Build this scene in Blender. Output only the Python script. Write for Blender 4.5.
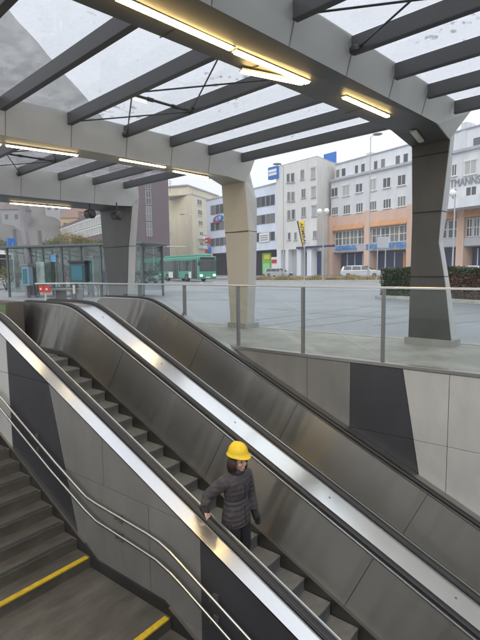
import bpy, bmesh, math, random
import numpy as np
from mathutils import Matrix, Vector
random.seed(7)
sc = bpy.context.scene
for o in list(bpy.data.objects): bpy.data.objects.remove(o)
R_ = math.radians
sin, cos, pi = math.sin, math.cos, math.pi

# ------------------------------------------------------------------ camera
FPX, PITCH, ROLL, YAW, EYE = 480.0, R_(6.088), R_(-0.7235), R_(51.55), 1.4
F0 = np.array([0, cos(PITCH), -sin(PITCH)]); A0 = np.array([1., 0, 0]); U0 = np.cross(A0, F0)
CR = A0*cos(ROLL)+U0*sin(ROLL); CU = -A0*sin(ROLL)+U0*cos(ROLL)
MW = np.array([[sin(YAW), -cos(YAW), 0], [cos(YAW), sin(YAW), 0], [0, 0, 1]])
CR, CU, CF = MW@CR, MW@CU, MW@F0
EYEP = np.array([0, 0, EYE])
cam_data = bpy.data.cameras.new('camera'); cam = bpy.data.objects.new('camera', cam_data)
sc.collection.objects.link(cam)
cam_data.sensor_fit = 'VERTICAL'; cam_data.sensor_height = 24; cam_data.lens = 18
cam_data.clip_start = 0.05; cam_data.clip_end = 3000
m4 = Matrix.Identity(4)
for i in range(3):
    m4[i][0] = CR[i]; m4[i][1] = CU[i]; m4[i][2] = -CF[i]; m4[i][3] = EYEP[i]
cam.matrix_world = m4
sc.camera = cam
sc.render.resolution_x, sc.render.resolution_y = 768, 1024

# ------------------------------------------------------------------ world, sun, exposure
w = bpy.data.worlds.new('World'); sc.world = w; w.use_nodes = True
SUN_EL, SUN_AZ = R_(42), R_(165)
nt = w.node_tree; nt.nodes.clear()
wo = nt.nodes.new('ShaderNodeOutputWorld'); bg = nt.nodes.new('ShaderNodeBackground')
sky = nt.nodes.new('ShaderNodeTexSky'); sky.sky_type = 'NISHITA'; sky.sun_disc = False
sky.sun_elevation = SUN_EL; sky.sun_rotation = SUN_AZ; sky.dust_density = 6; sky.air_density = 1.2
hs = nt.nodes.new('ShaderNodeHueSaturation'); hs.inputs['Saturation'].default_value = 0.16
mixs = nt.nodes.new('ShaderNodeMix'); mixs.data_type = 'RGBA'; mixs.inputs[0].default_value = 0.72
mixs.inputs[7].default_value = (9.6, 10.0, 10.6, 1)          # the cloud deck
nt.links.new(sky.outputs[0], hs.inputs['Color']); nt.links.new(hs.outputs[0], mixs.inputs[6])
nt.links.new(mixs.outputs[2], bg.inputs[0]); bg.inputs[1].default_value = 0.15
nt.links.new(bg.outputs[0], wo.inputs[0])
sd = bpy.data.lights.new('sun', 'SUN'); sd.energy = 0.6; sd.angle = R_(40); sd.color = (1, .97, .92)
so = bpy.data.objects.new('sun', sd); sc.collection.objects.link(so)
so.rotation_euler = (-(pi/2-SUN_EL), 0, -SUN_AZ); so.location = (0, 20, 40)
vs = sc.view_settings; vs.view_transform = 'Standard'; vs.look = 'None'; vs.gamma = 1; vs.exposure = 0.5
sc.display_settings.display_device = 'sRGB'
try: vs.use_curve_mapping = False
except Exception: pass
sc.cycles.max_bounces = 10; sc.cycles.transparent_max_bounces = 16; sc.cycles.use_denoising = True

# ------------------------------------------------------------------ pixel helpers (photo pixels 480x640 -> world)
def ray(x, y): return CR*(x-240)/FPX + CU*(320-y)/FPX + CF
def at(x, y, d): return Vector(EYEP + ray(x, y)*d)
def ground_at(x, d):                       # ground point on the vertical line seen at x (at horizon), depth d
    p = at(x, 268, d); return Vector((p.x, p.y, 0))
def on_z(x, y, z):
    r = ray(x, y); return Vector(EYEP + r*((z-EYE)/r[2]))
def on_y(x, y, Y):
    r = ray(x, y); return Vector(EYEP + r*(Y/r[1]))

# ------------------------------------------------------------------ materials
MATS = {}
def mat(name, col, rough=.6, metal=0., noise=None, bump=None, aniso=None, spec=None, coat=None):
    if name in MATS: return MATS[name]
    m = bpy.data.materials.new(name); m.use_nodes = True; MATS[name] = m
    n = m.node_tree.nodes; l = m.node_tree.links; b = n['Principled BSDF']
    b.inputs['Base Color'].default_value = (*col, 1); b.inputs['Roughness'].default_value = rough
    b.inputs['Metallic'].default_value = metal
    if spec is not None: b.inputs['Specular IOR Level'].default_value = spec
    if coat: b.inputs['Coat Weight'].default_value = coat
    if noise:                                # (scale, amount, [stretch xyz])
        tc = n.new('ShaderNodeTexCoord'); mp = n.new('ShaderNodeMapping')
        l.new(tc.outputs['Object'], mp.inputs[0])
        if len(noise) > 2: mp.inputs['Scale'].default_value = noise[2]
        nz = n.new('ShaderNodeTexNoise'); nz.inputs['Scale'].default_value = noise[0]; nz.inputs['Detail'].default_value = 6
        nz.inputs['Roughness'].default_value = .65
        l.new(mp.outputs[0], nz.inputs[0])
        mx = n.new('ShaderNodeMix'); mx.data_type = 'RGBA'
        a = noise[1]
        mx.inputs[6].default_value = (*[c*(1-a) for c in col], 1); mx.inputs[7].default_value = (*[min(1, c*(1+a)) for c in col], 1)
        rp = n.new('ShaderNodeMapRange'); rp.inputs[1].default_value = .3; rp.inputs[2].default_value = .7
        l.new(nz.outputs[0], rp.inputs[0]); l.new(rp.outputs[0], mx.inputs[0])
        nz2 = n.new('ShaderNodeTexNoise'); nz2.inputs['Scale'].default_value = noise[0]*.17; nz2.inputs['Detail'].default_value = 3
        l.new(mp.outputs[0], nz2.inputs[0])
        m2 = n.new('ShaderNodeMix'); m2.data_type = 'RGBA'; m2.blend_type = 'MULTIPLY'; m2.inputs[0].default_value = 1
        rp2 = n.new('ShaderNodeMapRange'); rp2.inputs[1].default_value = .3; rp2.inputs[2].default_value = .7
        rp2.inputs[3].default_value = 1-a*.7; rp2.inputs[4].default_value = 1+a*.3
        l.new(nz2.outputs[0], rp2.inputs[0]); l.new(mx.outputs[2], m2.inputs[6]); l.new(rp2.outputs[0], m2.inputs[7])
        l.new(m2.outputs[2], b.inputs['Base Color'])
        rr = n.new('ShaderNodeMapRange'); rr.inputs[3].default_value = max(.03, rough*(1-a*.5)); rr.inputs[4].default_value = min(1, rough*(1+a*.5))
        l.new(nz.outputs[0], rr.inputs[0]); l.new(rr.outputs[0], b.inputs['Roughness'])
    if bump:                                 # (scale, strength)
        tc = n.new('ShaderNodeTexCoord'); bz = n.new('ShaderNodeTexNoise'); bz.inputs['Scale'].default_value = bump[0]; bz.inputs['Detail'].default_value = 5
        l.new(tc.outputs['Object'], bz.inputs[0])
        bp = n.new('ShaderNodeBump'); bp.inputs['Strength'].default_value = bump[1]; bp.inputs['Distance'].default_value = .02
        l.new(bz.outputs[0], bp.inputs['Height']); l.new(bp.outputs[0], b.inputs['Normal'])
    if aniso:
        b.inputs['Anisotropic'].default_value = aniso
        cx = n.new('ShaderNodeCombineXYZ'); t = R_(24.2)
        if name == 'steel_deck': cx.inputs[1].default_value = 1
        else: cx.inputs[0].default_value = sin(t); cx.inputs[2].default_value = cos(t)
        l.new(cx.outputs[0], b.inputs['Tangent'])
    return m
def brushed(name, col, rough, aniso, streak=.12):
    """brushed stainless steel, grain along the slope of the escalator"""
    m = mat(name, col, rough, 1.0, aniso=aniso)
    n = m.node_tree.nodes; l = m.node_tree.links; b = n['Principled BSDF']
    tc = n.new('ShaderNodeTexCoord'); mp = n.new('ShaderNodeMapping'); mp.inputs['Rotation'].default_value = (0, R_(-24.2), 0)
    mp2 = n.new('ShaderNodeMapping'); mp2.inputs['Scale'].default_value = (1.2, 60, 160)
    l.new(tc.outputs['Object'], mp.inputs[0]); l.new(mp.outputs[0], mp2.inputs[0])
    nz = n.new('ShaderNodeTexNoise'); nz.inputs['Scale'].default_value = 1.5; nz.inputs['Detail'].default_value = 4
    l.new(mp2.outputs[0], nz.inputs[0])
    sm = n.new('ShaderNodeTexNoise'); sm.inputs['Scale'].default_value = 1.1; sm.inputs['Detail'].default_value = 5
    l.new(tc.outputs['Object'], sm.inputs[0])
    ad = n.new('ShaderNodeMath'); ad.operation = 'ADD'; l.new(nz.outputs[0], ad.inputs[0]); l.new(sm.outputs[0], ad.inputs[1])
    rr = n.new('ShaderNodeMapRange'); rr.inputs[1].default_value = .7; rr.inputs[2].default_value = 1.3
    rr.inputs[3].default_value = rough*(1-streak*2); rr.inputs[4].default_value = rough*(1+streak*2)
    l.new(ad.outputs[0], rr.inputs[0]); l.new(rr.outputs[0], b.inputs['Roughness'])
    cr = n.new('ShaderNodeMapRange'); cr.inputs[1].default_value = .7; cr.inputs[2].default_value = 1.3
    cr.inputs[3].default_value = 1-streak; cr.inputs[4].default_value = 1+streak
    l.new(ad.outputs[0], cr.inputs[0])
    mx = n.new('ShaderNodeMix'); mx.data_type = 'RGBA'; mx.blend_type = 'MULTIPLY'; mx.inputs[0].default_value = 1
    mx.inputs[6].default_value = (*col, 1); l.new(cr.outputs[0], mx.inputs[7]); l.new(mx.outputs[2], b.inputs['Base Color'])
    if name == 'steel_panel':                # sheets are never quite flat: broad waves along the slope
        m3 = n.new('ShaderNodeMapping'); m3.inputs['Scale'].default_value = (1.7, .3, .2); l.new(mp.outputs[0], m3.inputs[0])
        wz = n.new('ShaderNodeTexNoise'); wz.inputs['Scale'].default_value = 1.1; wz.inputs['Detail'].default_value = 2; l.new(m3.outputs[0], wz.inputs[0])
        bp = n.new('ShaderNodeBump'); bp.inputs['Strength'].default_value = 1; bp.inputs['Distance'].default_value = .055
        l.new(wz.outputs[0], bp.inputs['Height']); l.new(bp.outputs[0], b.inputs['Normal'])
    return m
def glass(name, tint, refl=.08, dirt=0., rough=.02, dcol=(.5, .5, .5)):
    m = bpy.data.materials.new(name); m.use_nodes = True; n = m.node_tree.nodes; l = m.node_tree.links
    n.clear(); out = n.new('ShaderNodeOutputMaterial'); tr = n.new('ShaderNodeBsdfTransparent'); tr.inputs[0].default_value = (*tint, 1)
    gl = n.new('ShaderNodeBsdfGlossy'); gl.inputs['Roughness'].default_value = rough
    fr = n.new('ShaderNodeLayerWeight'); fr.inputs[0].default_value = .25
    mr = n.new('ShaderNodeMapRange'); mr.inputs[3].default_value = refl*.5; mr.inputs[4].default_value = min(1, refl*6)
    l.new(fr.outputs['Fresnel'], mr.inputs[0])
    mx = n.new('ShaderNodeMixShader'); l.new(mr.outputs[0], mx.inputs[0]); l.new(tr.outputs[0], mx.inputs[1]); l.new(gl.outputs[0], mx.inputs[2])
    last = mx
    if dirt:
        df = n.new('ShaderNodeBsdfDiffuse'); df.inputs[0].default_value = (*dcol, 1)
        tl = n.new('ShaderNodeBsdfTranslucent'); tl.inputs[0].default_value = (*dcol, 1)
        ad = n.new('ShaderNodeMixShader'); ad.inputs[0].default_value = .85; l.new(df.outputs[0], ad.inputs[1]); l.new(tl.outputs[0], ad.inputs[2])
        tc = n.new('ShaderNodeTexCoord'); nz = n.new('ShaderNodeTexNoise'); nz.inputs['Scale'].default_value = 3; nz.inputs['Detail'].default_value = 8; nz.inputs['Roughness'].default_value = .75
        l.new(tc.outputs['Object'], nz.inputs[0])
        rp = n.new('ShaderNodeMapRange'); rp.inputs[1].default_value = .45; rp.inputs[2].default_value = .8; rp.inputs[3].default_value = dirt*.5; rp.inputs[4].default_value = dirt*3
        l.new(nz.outputs[0], rp.inputs[0])
        m2 = n.new('ShaderNodeMixShader'); l.new(rp.outputs[0], m2.inputs[0]); l.new(mx.outputs[0], m2.inputs[1]); l.new(ad.outputs[0], m2.inputs[2]); last = m2
    if name == 'roof_glass':                 # leaves and grime lying on the panes
        dk = n.new('ShaderNodeBsdfDiffuse'); dk.inputs[0].default_value = (.16, .15, .14, 1)
        v1 = n.new('ShaderNodeTexNoise'); v1.inputs['Scale'].default_value = 9; v1.inputs['Detail'].default_value = 3; l.new(tc.outputs['Object'], v1.inputs[0])
        v2 = n.new('ShaderNodeTexNoise'); v2.inputs['Scale'].default_value = 1.1; l.new(tc.outputs['Object'], v2.inputs[0])
        ml = n.new('ShaderNodeMath'); ml.operation = 'MULTIPLY'; l.new(v1.outputs[0], ml.inputs[0]); l.new(v2.outputs[0], ml.inputs[1])
        rs = n.new('ShaderNodeMapRange'); rs.inputs[1].default_value = .385; rs.inputs[2].default_value = .43; rs.inputs[4].default_value = .4; l.new(ml.outputs[0], rs.inputs[0])
        m3_ = n.new('ShaderNodeMixShader'); l.new(rs.outputs[0], m3_.inputs[0]); l.new(last.outputs[0], m3_.inputs[1]); l.new(dk.outputs[0], m3_.inputs[2]); last = m3_
    l.new(last.outputs[0], out.inputs[0]); return m
def emit(name, col, s):
    m = bpy.data.materials.new(name); m.use_nodes = True; b = m.node_tree.nodes['Principled BSDF']
    b.inputs['Base Color'].default_value = (*col, 1); b.inputs['Emission Color'].default_value = (*col, 1); b.inputs['Emission Strength'].default_value = s
    return m
def grid_lines(m, sx, sy, width, dark):
    """joints of a paving laid on the object's own XY, multiplied into its base colour"""
    n = m.node_tree.nodes; l = m.node_tree.links; b = n['Principled BSDF']
    tc = n.new('ShaderNodeTexCoord'); br = n.new('ShaderNodeTexBrick'); l.new(tc.outputs['Object'], br.inputs[0])
    br.inputs['Scale'].default_value = 1; br.inputs['Brick Width'].default_value = sx; br.inputs['Row Height'].default_value = sy
    br.inputs['Mortar Size'].default_value = width; br.inputs['Color1'].default_value = (1, 1, 1, 1); br.inputs['Color2'].default_value = (.9, .9, .9, 1)
    br.inputs['Mortar'].default_value = (dark, dark, dark, 1)
    mx = n.new('ShaderNodeMix'); mx.data_type = 'RGBA'; mx.blend_type = 'MULTIPLY'; mx.inputs[0].default_value = 1
    src = b.inputs['Base Color'].links[0].from_socket
    l.new(src, mx.inputs[6]); l.new(br.outputs[0], mx.inputs[7]); l.new(mx.outputs[2], b.inputs['Base Color'])
    return m

steel_deck = brushed('steel_deck', (.90, .90, .90), .22, .4, 0.004)
steel_panel = brushed('steel_panel', (.29, .28, .258), .34, .97, .03)
steel_trim = mat('steel_trim', (.6, .6, .59), .34, 1)
steel_mid = mat('steel_mid', (.40, .395, .38), .36, 1)
steel_dark = mat('steel_dark', (.22, .215, .2), .35, 1)
rubber = mat('rubber', (.012, .012, .013), .42)
black_gap = mat('black_gap', (.012, .012, .012), .7)
step_grey = mat('step_grey', (.19, .19, .185), .55, .4, noise=(9, .22))
concrete_pale = mat('concrete_pale', (.47, .468, .45), .6, noise=(2.6, .10, (1, 1, .45)), bump=(60, .04))
concrete_mid = mat('concrete_mid', (.20, .197, .188), .62, noise=(2.6, .13, (1, 1, .45)), bump=(60, .04))
concrete_dark = mat('concrete_dark', (.042, .043, .05), .5, noise=(2.5, .14), bump=(60, .04))
joint_soft = mat('joint_soft', (.2, .2, .19), .8)
joint_dark = mat('joint_dark', (.02, .02, .02), .9)
stair_stone = mat('stair_stone', (.105, .097, .082), .5, noise=(3.4, .4, (1.5, .5, 1)), bump=(90, .12))
stair_dark = mat('stair_dark', (.035, .033, .031), .6, noise=(3.2, .4))
yellow_paint = mat('yellow_paint', (.62, .42, .02), .55, noise=(14, .25))
cladding_dark = mat('cladding_dark', (.062, .063, .062), .5, noise=(2.2, .16, (1, 1, .5)))
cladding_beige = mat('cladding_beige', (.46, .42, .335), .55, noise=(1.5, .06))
cladding_grey = mat('cladding_grey', (.46, .46, .44), .6, noise=(1.2, .06))
beam_paint = mat('beam_paint', (.056, .056, .058), .45, noise=(3, .1))
beam_dark = mat('beam_dark', (.03, .03, .032), .5)
rod_dark = mat('rod_dark', (.05, .05, .055), .4, .7)
rail_steel = mat('rail_steel', (.62, .61, .58), .28, 1)
post_steel = mat('post_steel', (.22, .225, .23), .45, .6)
bronze_rail = mat('bronze_rail', (.55, .52, .47), .26, 1)
lamp_on = emit('lamp_on', (1.0, .70, .27), 46)
lamp_dim = emit('lamp_dim', (1.0, .76, .40), 20)
lamp_off = mat('lamp_off', (.6, .58, .52), .4)
roof_glass = glass('roof_glass', (.95, .96, .98), .04, .09, dcol=(.8, .8, .8))
rail_glass = glass('rail_glass', (.94, .965, .96), .04, .012, dcol=(.62, .64, .64))
asphalt = mat('asphalt', (.285, .303, .325), .38, noise=(.45, .13, (1, 1, 1)), bump=(60, .15))
pavement_m = mat('pavement_m', (.31, .31, .285), .6, noise=(1.6, .28), bump=(70, .06))
landing_m = grid_lines(mat('landing_m', (.20, .19, .175), .45, noise=(2, .2)), 1.2, .6, .008, .55)
road_m = mat('road_m', (.13, .13, .135), .55, noise=(.4, .2))
pit_m = mat('pit_m', (.09, .088, .08), .6, noise=(2, .3))

# ------------------------------------------------------------------ builders
def chain(o):
    M = Matrix.LocRotScale(o.location, o.rotation_euler, o.scale)
    return chain(o.parent) @ M if o.parent else M
class MB:
    def __init__(s): s.v = []; s.f = []
    def add(s, vs, fs):
        k = len(s.v); s.v += [tuple(p) for p in vs]; s.f += [tuple(i+k for i in f) for f in fs]; return s
    def box(s, x0, x1, y0, y1, z0, z1, M=None):
        vs = [Vector((x, y, z)) for z in (z0, z1) for y in (y0, y1) for x in (x0, x1)]
        if M is not None: vs = [M@p for p in vs]
        return s.add(vs, [(0, 2, 3, 1), (4, 5, 7, 6), (0, 1, 5, 4), (2, 6, 7, 3), (0, 4, 6, 2), (1, 3, 7, 5)])
    def prism(s, bot, top):
        """two matching rings of points"""
        n = len(bot)
        return s.add(list(bot)+list(top), [tuple(range(n))[::-1], tuple(range(n, 2*n))]+[(i, (i+1) % n, n+(i+1) % n, n+i) for i in range(n)])
    def bar(s, a, b, wx, wz, up=(0, 0, 1)):
        a, b = Vector(a), Vector(b); d = (b-a).normalized(); u = Vector(up)
        x = d.cross(u)
        if x.length < 1e-4: x = d.cross(Vector((1, 0, 0)))
        x.normalize(); z = x.cross(d)
        q = [x*sx*wx/2+z*sz*wz/2 for sx, sz in ((-1, -1), (1, -1), (1, 1), (-1, 1))]
        return s.prism([a+t for t in q], [b+t for t in q])
    def tube(s, pts, r, n=8, cap=True):
        pts = [Vector(p) for p in pts]; rs = r if isinstance(r, (list, tuple)) else [r]*len(pts)
        ref = Vector((0, 0, 1)); rings = []; prev = None
        for i, p in enumerate(pts):
            d = (pts[min(i+1, len(pts)-1)]-pts[max(i-1, 0)])
            d.normalize()
            if prev is None:
                x = d.cross(ref)
                if x.length < .05: x = d.cross(Vector((1, 0, 0)))
            else: x = prev-d*prev.dot(d)
            x.normalize(); prev = x; y = d.cross(x)
            rings.append([p+(x*cos(2*pi*k/n)+y*sin(2*pi*k/n))*rs[i] for k in range(n)])
        vs = [q for g in rings for q in g]; fs = []
        for i in range(len(pts)-1):
            for k in range(n): fs.append((i*n+k, i*n+(k+1) % n, (i+1)*n+(k+1) % n, (i+1)*n+k))
        if cap: fs += [tuple(range(n))[::-1], tuple(range((len(pts)-1)*n, len(pts)*n))]
        return s.add(vs, fs)
    def lathe(s, c, prof, n=16, ax='z'):
        c = Vector(c); vs = []; fs = []
        for r, z in prof:
            for k in range(n):
                a = 2*pi*k/n; p = (r*cos(a), r*sin(a), z)
                if ax == 'y': p = (p[0], z, p[1])
                if ax == 'x': p = (z, p[0], p[1])
                vs.append(c+Vector(p))
        m = len(prof)
        for i in range(m-1):
            for k in range(n): fs.append((i*n+k, i*n+(k+1) % n, (i+1)*n+(k+1) % n, (i+1)*n+k))
        fs += [tuple(range(n))[::-1], tuple(range((m-1)*n, m*n))]
        return s.add(vs, fs)
    def ball(s, c, rx, ry=None, rz=None, n=14, M=None):
        ry = ry or rx; rz = rz or rx; prof = [(max(.02, sin(pi*i/(n//2))), -cos(pi*i/(n//2))) for i in range(n//2+1)]
        t = MB(); t.lathe((0, 0, 0), prof, n)
        vs = [Vector((p[0]*rx, p[1]*ry, p[2]*rz)) for p in t.v]
        if M is not None: vs = [M@p for p in vs]
        return s.add([Vector(c)+p for p in vs], t.f)
    def build(s, name, m, parent=None, local=False, bevel=0, smooth=False):
        me = bpy.data.meshes.new(name); vs = s.v
        if parent is not None and not local:
            Mi = chain(parent).inverted(); vs = [Mi@Vector(p) for p in vs]
        me.from_pydata([tuple(p) for p in vs], [], s.f); me.validate(verbose=False)
        bm = bmesh.new(); bm.from_mesh(me); bmesh.ops.recalc_face_normals(bm, faces=bm.faces); bm.to_mesh(me); bm.free()
        if smooth: me.shade_smooth()
        for mm in (m if isinstance(m, (list, tuple)) else [m]): me.materials.append(mm)
        o = bpy.data.objects.new(name, me); sc.collection.objects.link(o); o.parent = parent
        if bevel:
            bv = o.modifiers.new('bevel', 'BEVEL'); bv.width = bevel; bv.segments = 2; bv.limit_method = 'ANGLE'; bv.angle_limit = R_(40)
        return o
def tag(o, label=None, cat=None, group=None, kind=None):
    if label: o['label'] = label
    if cat: o['category'] = cat
    if group: o['group'] = group
    if kind: o['kind'] = kind
    return o
def thing(name, label, cat, loc=(0, 0, 0), rz=0, group=None):
    o = bpy.data.objects.new(name, None); sc.collection.objects.link(o); o.empty_display_size = .2
    o.location = loc; o.rotation_euler = (0, 0, rz); return tag(o, label, cat, group)
def copy_tree(o, parent=None):
    c = o.copy(); sc.collection.objects.link(c)
    if parent is not None: c.parent = parent
    for ch in list(o.children): copy_tree(ch, c)
    return c
def text_mesh(s, size, depth=.01, bold=0.):
    cu = bpy.data.curves.new('lettering', 'FONT'); cu.body = s; cu.size = size; cu.extrude = depth; cu.align_x = 'LEFT'; cu.offset = bold
    ob = bpy.data.objects.new('lettering', cu); sc.collection.objects.link(ob)
    dg = bpy.context.evaluated_depsgraph_get(); me = bpy.data.meshes.new_from_object(ob.evaluated_get(dg))
    bpy.data.objects.remove(ob); bpy.data.curves.remove(cu); return me
def lettering(s, m, parent, origin, xdir, ydir, width, height, depth=.01, bold=0., name='lettering'):
    """text fitted in width x height, in the parent's local space: origin at the lower left, reading along xdir"""
    me = text_mesh(s, 1., .02, bold); xs = [v.co.x for v in me.vertices]; ys = [v.co.y for v in me.vertices]
    x0, x1, y0, y1 = min(xs), max(xs), min(ys), max(ys)
    X = Vector(xdir).normalized(); Y = Vector(ydir).normalized(); Z = X.cross(Y); O = Vector(origin)
    for v in me.vertices:
        c = v.co.copy(); v.co = O+X*((c.x-x0)/(x1-x0)*width)+Y*((c.y-y0)/(y1-y0)*height)+Z*((c.z/.02)*depth+depth)
    me.materials.clear(); me.materials.append(m)
    o = bpy.data.objects.new(name, me); sc.collection.objects.link(o); o.parent = parent; return o

# ------------------------------------------------------------------ the ground: a plaza sheet with the stair well cut out
YW = 6.613           # far wall of the well
YN = 3.095           # wall between stairs and escalators
YS = 0.12            # near side of the well
XT = -8.95           # upper end of the well
XB = 6.0
def sheet(name, x0, x1, y0, y1, z, m, th=.25):
    o = MB().box(x0, x1, y0, y1, z-th, z).build(name, m); return tag(o, kind='structure')
# plaza with a hole: four pieces of one mesh
g = MB()
for x0, x1, y0, y1 in ((-560, 420, YW+2.55, 560), (-560, XT-3.2, -420, YW+2.55), (XB+3, 420, -420, YW+2.55), (XT-3.2, XB+3, -420, -3)):
    g.add([(x0, y0, -.03), (x1, y0, -.03), (x1, y1, -.03), (x0, y1, -.03)], [(0, 1, 2, 3)])
tag(g.build('plaza_ground', asphalt), kind='structure')
sheet('pavement', XT-3.2, XB+3, YW+.03, YW+2.55, 0, pavement_m)
kb = MB().box(XT-3.2, XB+3, YW+2.55, YW+2.70, -.25, .012).build('kerb', mat('kerb_m', (.40, .39, .36), .6, noise=(4, .2))); tag(kb, kind='structure')
sheet('landing_floor', XT-3.2, XT, -3, YW+.028, 0, landing_m)
sheet('viewing_floor', XT, XB+3, -3, YS, 0, landing_m)
sheet('lower_floor', XT, XB+3, YS, YW, -4.45, pit_m)
tag(MB().box(XB, XB+.3, YS, YW, -4.45, -.0).build('end_wall', concrete_mid), 'grey concrete wall closing the lower end of the stair well', 'wall')
tag(MB().box(XT, XB, YS-.3, YS-.002, -4.45, -.255).build('near_wall', concrete_mid), 'grey concrete wall under the near side of the stair well', 'wall')

# ------------------------------------------------------------------ escalators
ZTOP, ZBOT = .83, -3.62
SL = math.tan(R_(24.19))
def zD(x): return -2.433-.449*x
def smin(a, b, k): return -k*math.log(math.exp(-a/k)+math.exp(-b/k)) if abs(a-b) < 20*k else min(a, b)
def smax(a, b, k): return -smin(-a, -b, k)
def ztop(x, dz=0.):
    z = smax(smin(ZTOP, zD(x), .06), ZBOT, .06)
    return z+dz
def zlow(x):                                # lower edge of the inner panels
    return smax(smin(.03, zD(x)-.765, .05), ZBOT-.80, .05)
XE0, XE1 = -9.12, 4.3
XS = [XE0+.0, XE0+.004, XE0+.015, XE0+.035, XE0+.07, XE0+.12, XE0+.18, XE0+.26, XE0+.36]+[-8.6+i*.2 for i in range(5)]+[-7.7+i*.08 for i in range(24)]+[-5.5+i*.5 for i in range(14)]+[1.6+i*.1 for i in range(20)]+[3.7, 4.0]
XS += [XE1-.26, XE1-.18, XE1-.12, XE1-.07, XE1-.035, XE1-.015, XE1-.004, XE1]
XS = sorted(set(round(x, 4) for x in XS))
def newel(x):                               # rounding of the two ends
    r = .36; d = min(x-XE0, XE1-x)
    if d >= r: return 0.
    return -(.42-.42*math.sqrt(max(0, 1-((r-d)/r)**2)))
def strip(name, ys, m, parent, xs=None, bevel=0, smooth=False):
    """cross-section [(Y, dz)] swept along the balustrade top; closed ring"""
    xs = xs or XS; b = MB(); n = len(ys); vs = []; fs = []
    for x in xs:
        for Y, dz in ys: vs.append((x, Y, ztop(x, dz)+newel(x)))
    for i in range(len(xs)-1):
        for k in range(n): fs.append((i*n+k, i*n+(k+1) % n, (i+1)*n+(k+1) % n, (i+1)*n+k))
    fs += [tuple(range(n)), tuple(range((len(xs)-1)*n, len(xs)*n))]
    return b.add(vs, fs).build(name, m, parent, smooth=smooth, bevel=bevel)
def panel(name, ytop, ybot, m, parent, x0, x1, th=.02):
    """inner balustrade cladding between the top curve and the lower edge"""
    xs = [x0]+[x for x in XS if x0 < x < x1]+[x1]; b = MB(); vs = []; fs = []
    sgn = 1 if ybot < ytop else -1
    for x in xs:
        zt = ztop(x, -.012)+newel(x); zl = zlow(x)
        wgt = max(0, min(1, (ztop(x-.05)-ztop(x+.05))/.1/.449)); xb = x-.286*wgt; zl = zlow(xb)   # joints stand square to the slope
        zt = max(zt, zl+.02)
        vs += [(x, ytop, zt), (xb, ybot, zl), (xb, ybot+sgn*th, zl), (x, ytop+sgn*th, zt)]
    for i in range(len(xs)-1):
        for k in range(4): fs.append((i*4+k, i*4+(k+1) % 4, i*4+4+(k+1) % 4, i*4+4+k))
    fs += [(0, 1, 2, 3), tuple(range(len(xs)*4-4, len(xs)*4))]
    return b.add(vs, fs).build(name, m, parent)
def handrail(parent, y0, y1, up=.0):
    """black rubber handrail: a rounded belt round the balustrade, down both newels"""
    path = [(XE0+.35, .22), (XE0+.12, .20), (XE0+.02, .26), (XE0-.005, .36)]
    path += [(x, ztop(x, .028+up)+newel(x)) for x in XS]
    path += [(XE1+.005, ZBOT-.45), (XE1-.02, ZBOT-.56), (XE1-.12, ZBOT-.62), (XE1-.35, ZBOT-.6)]
    cy = (y0+y1)/2; h = (y1-y0)/2
    sec = [(-h, -.015), (-h, .008), (-h*.7, .022), (h*.7, .022), (h, .008), (h, -.015), (h*.6, -.04), (-h*.6, -.04)]
    b = MB(); n = len(sec); vs = []; fs = []
    for i, (x, z) in enumerate(path):
        p0 = path[max(i-1, 0)]; p1 = path[min(i+1, len(path)-1)]
        t = Vector((p1[0]-p0[0], 0, p1[1]-p0[1])).normalized(); nr = Vector((-t.z, 0, t.x))
        for a, c in sec: vs.append(Vector((x, cy+a, z))+nr*c)
    for i in range(len(path)-1):
        for k in range(n): fs.append((i*n+k, i*n+(k+1) % n, (i+1)*n+(k+1) % n, (i+1)*n+k))
    fs += [tuple(range(n)), tuple(range((len(path)-1)*n, len(path)*n))]
    return b.add(vs, fs).build('handrail', rubber, parent, smooth=True)
PX, PZ = .325, .1459
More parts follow.
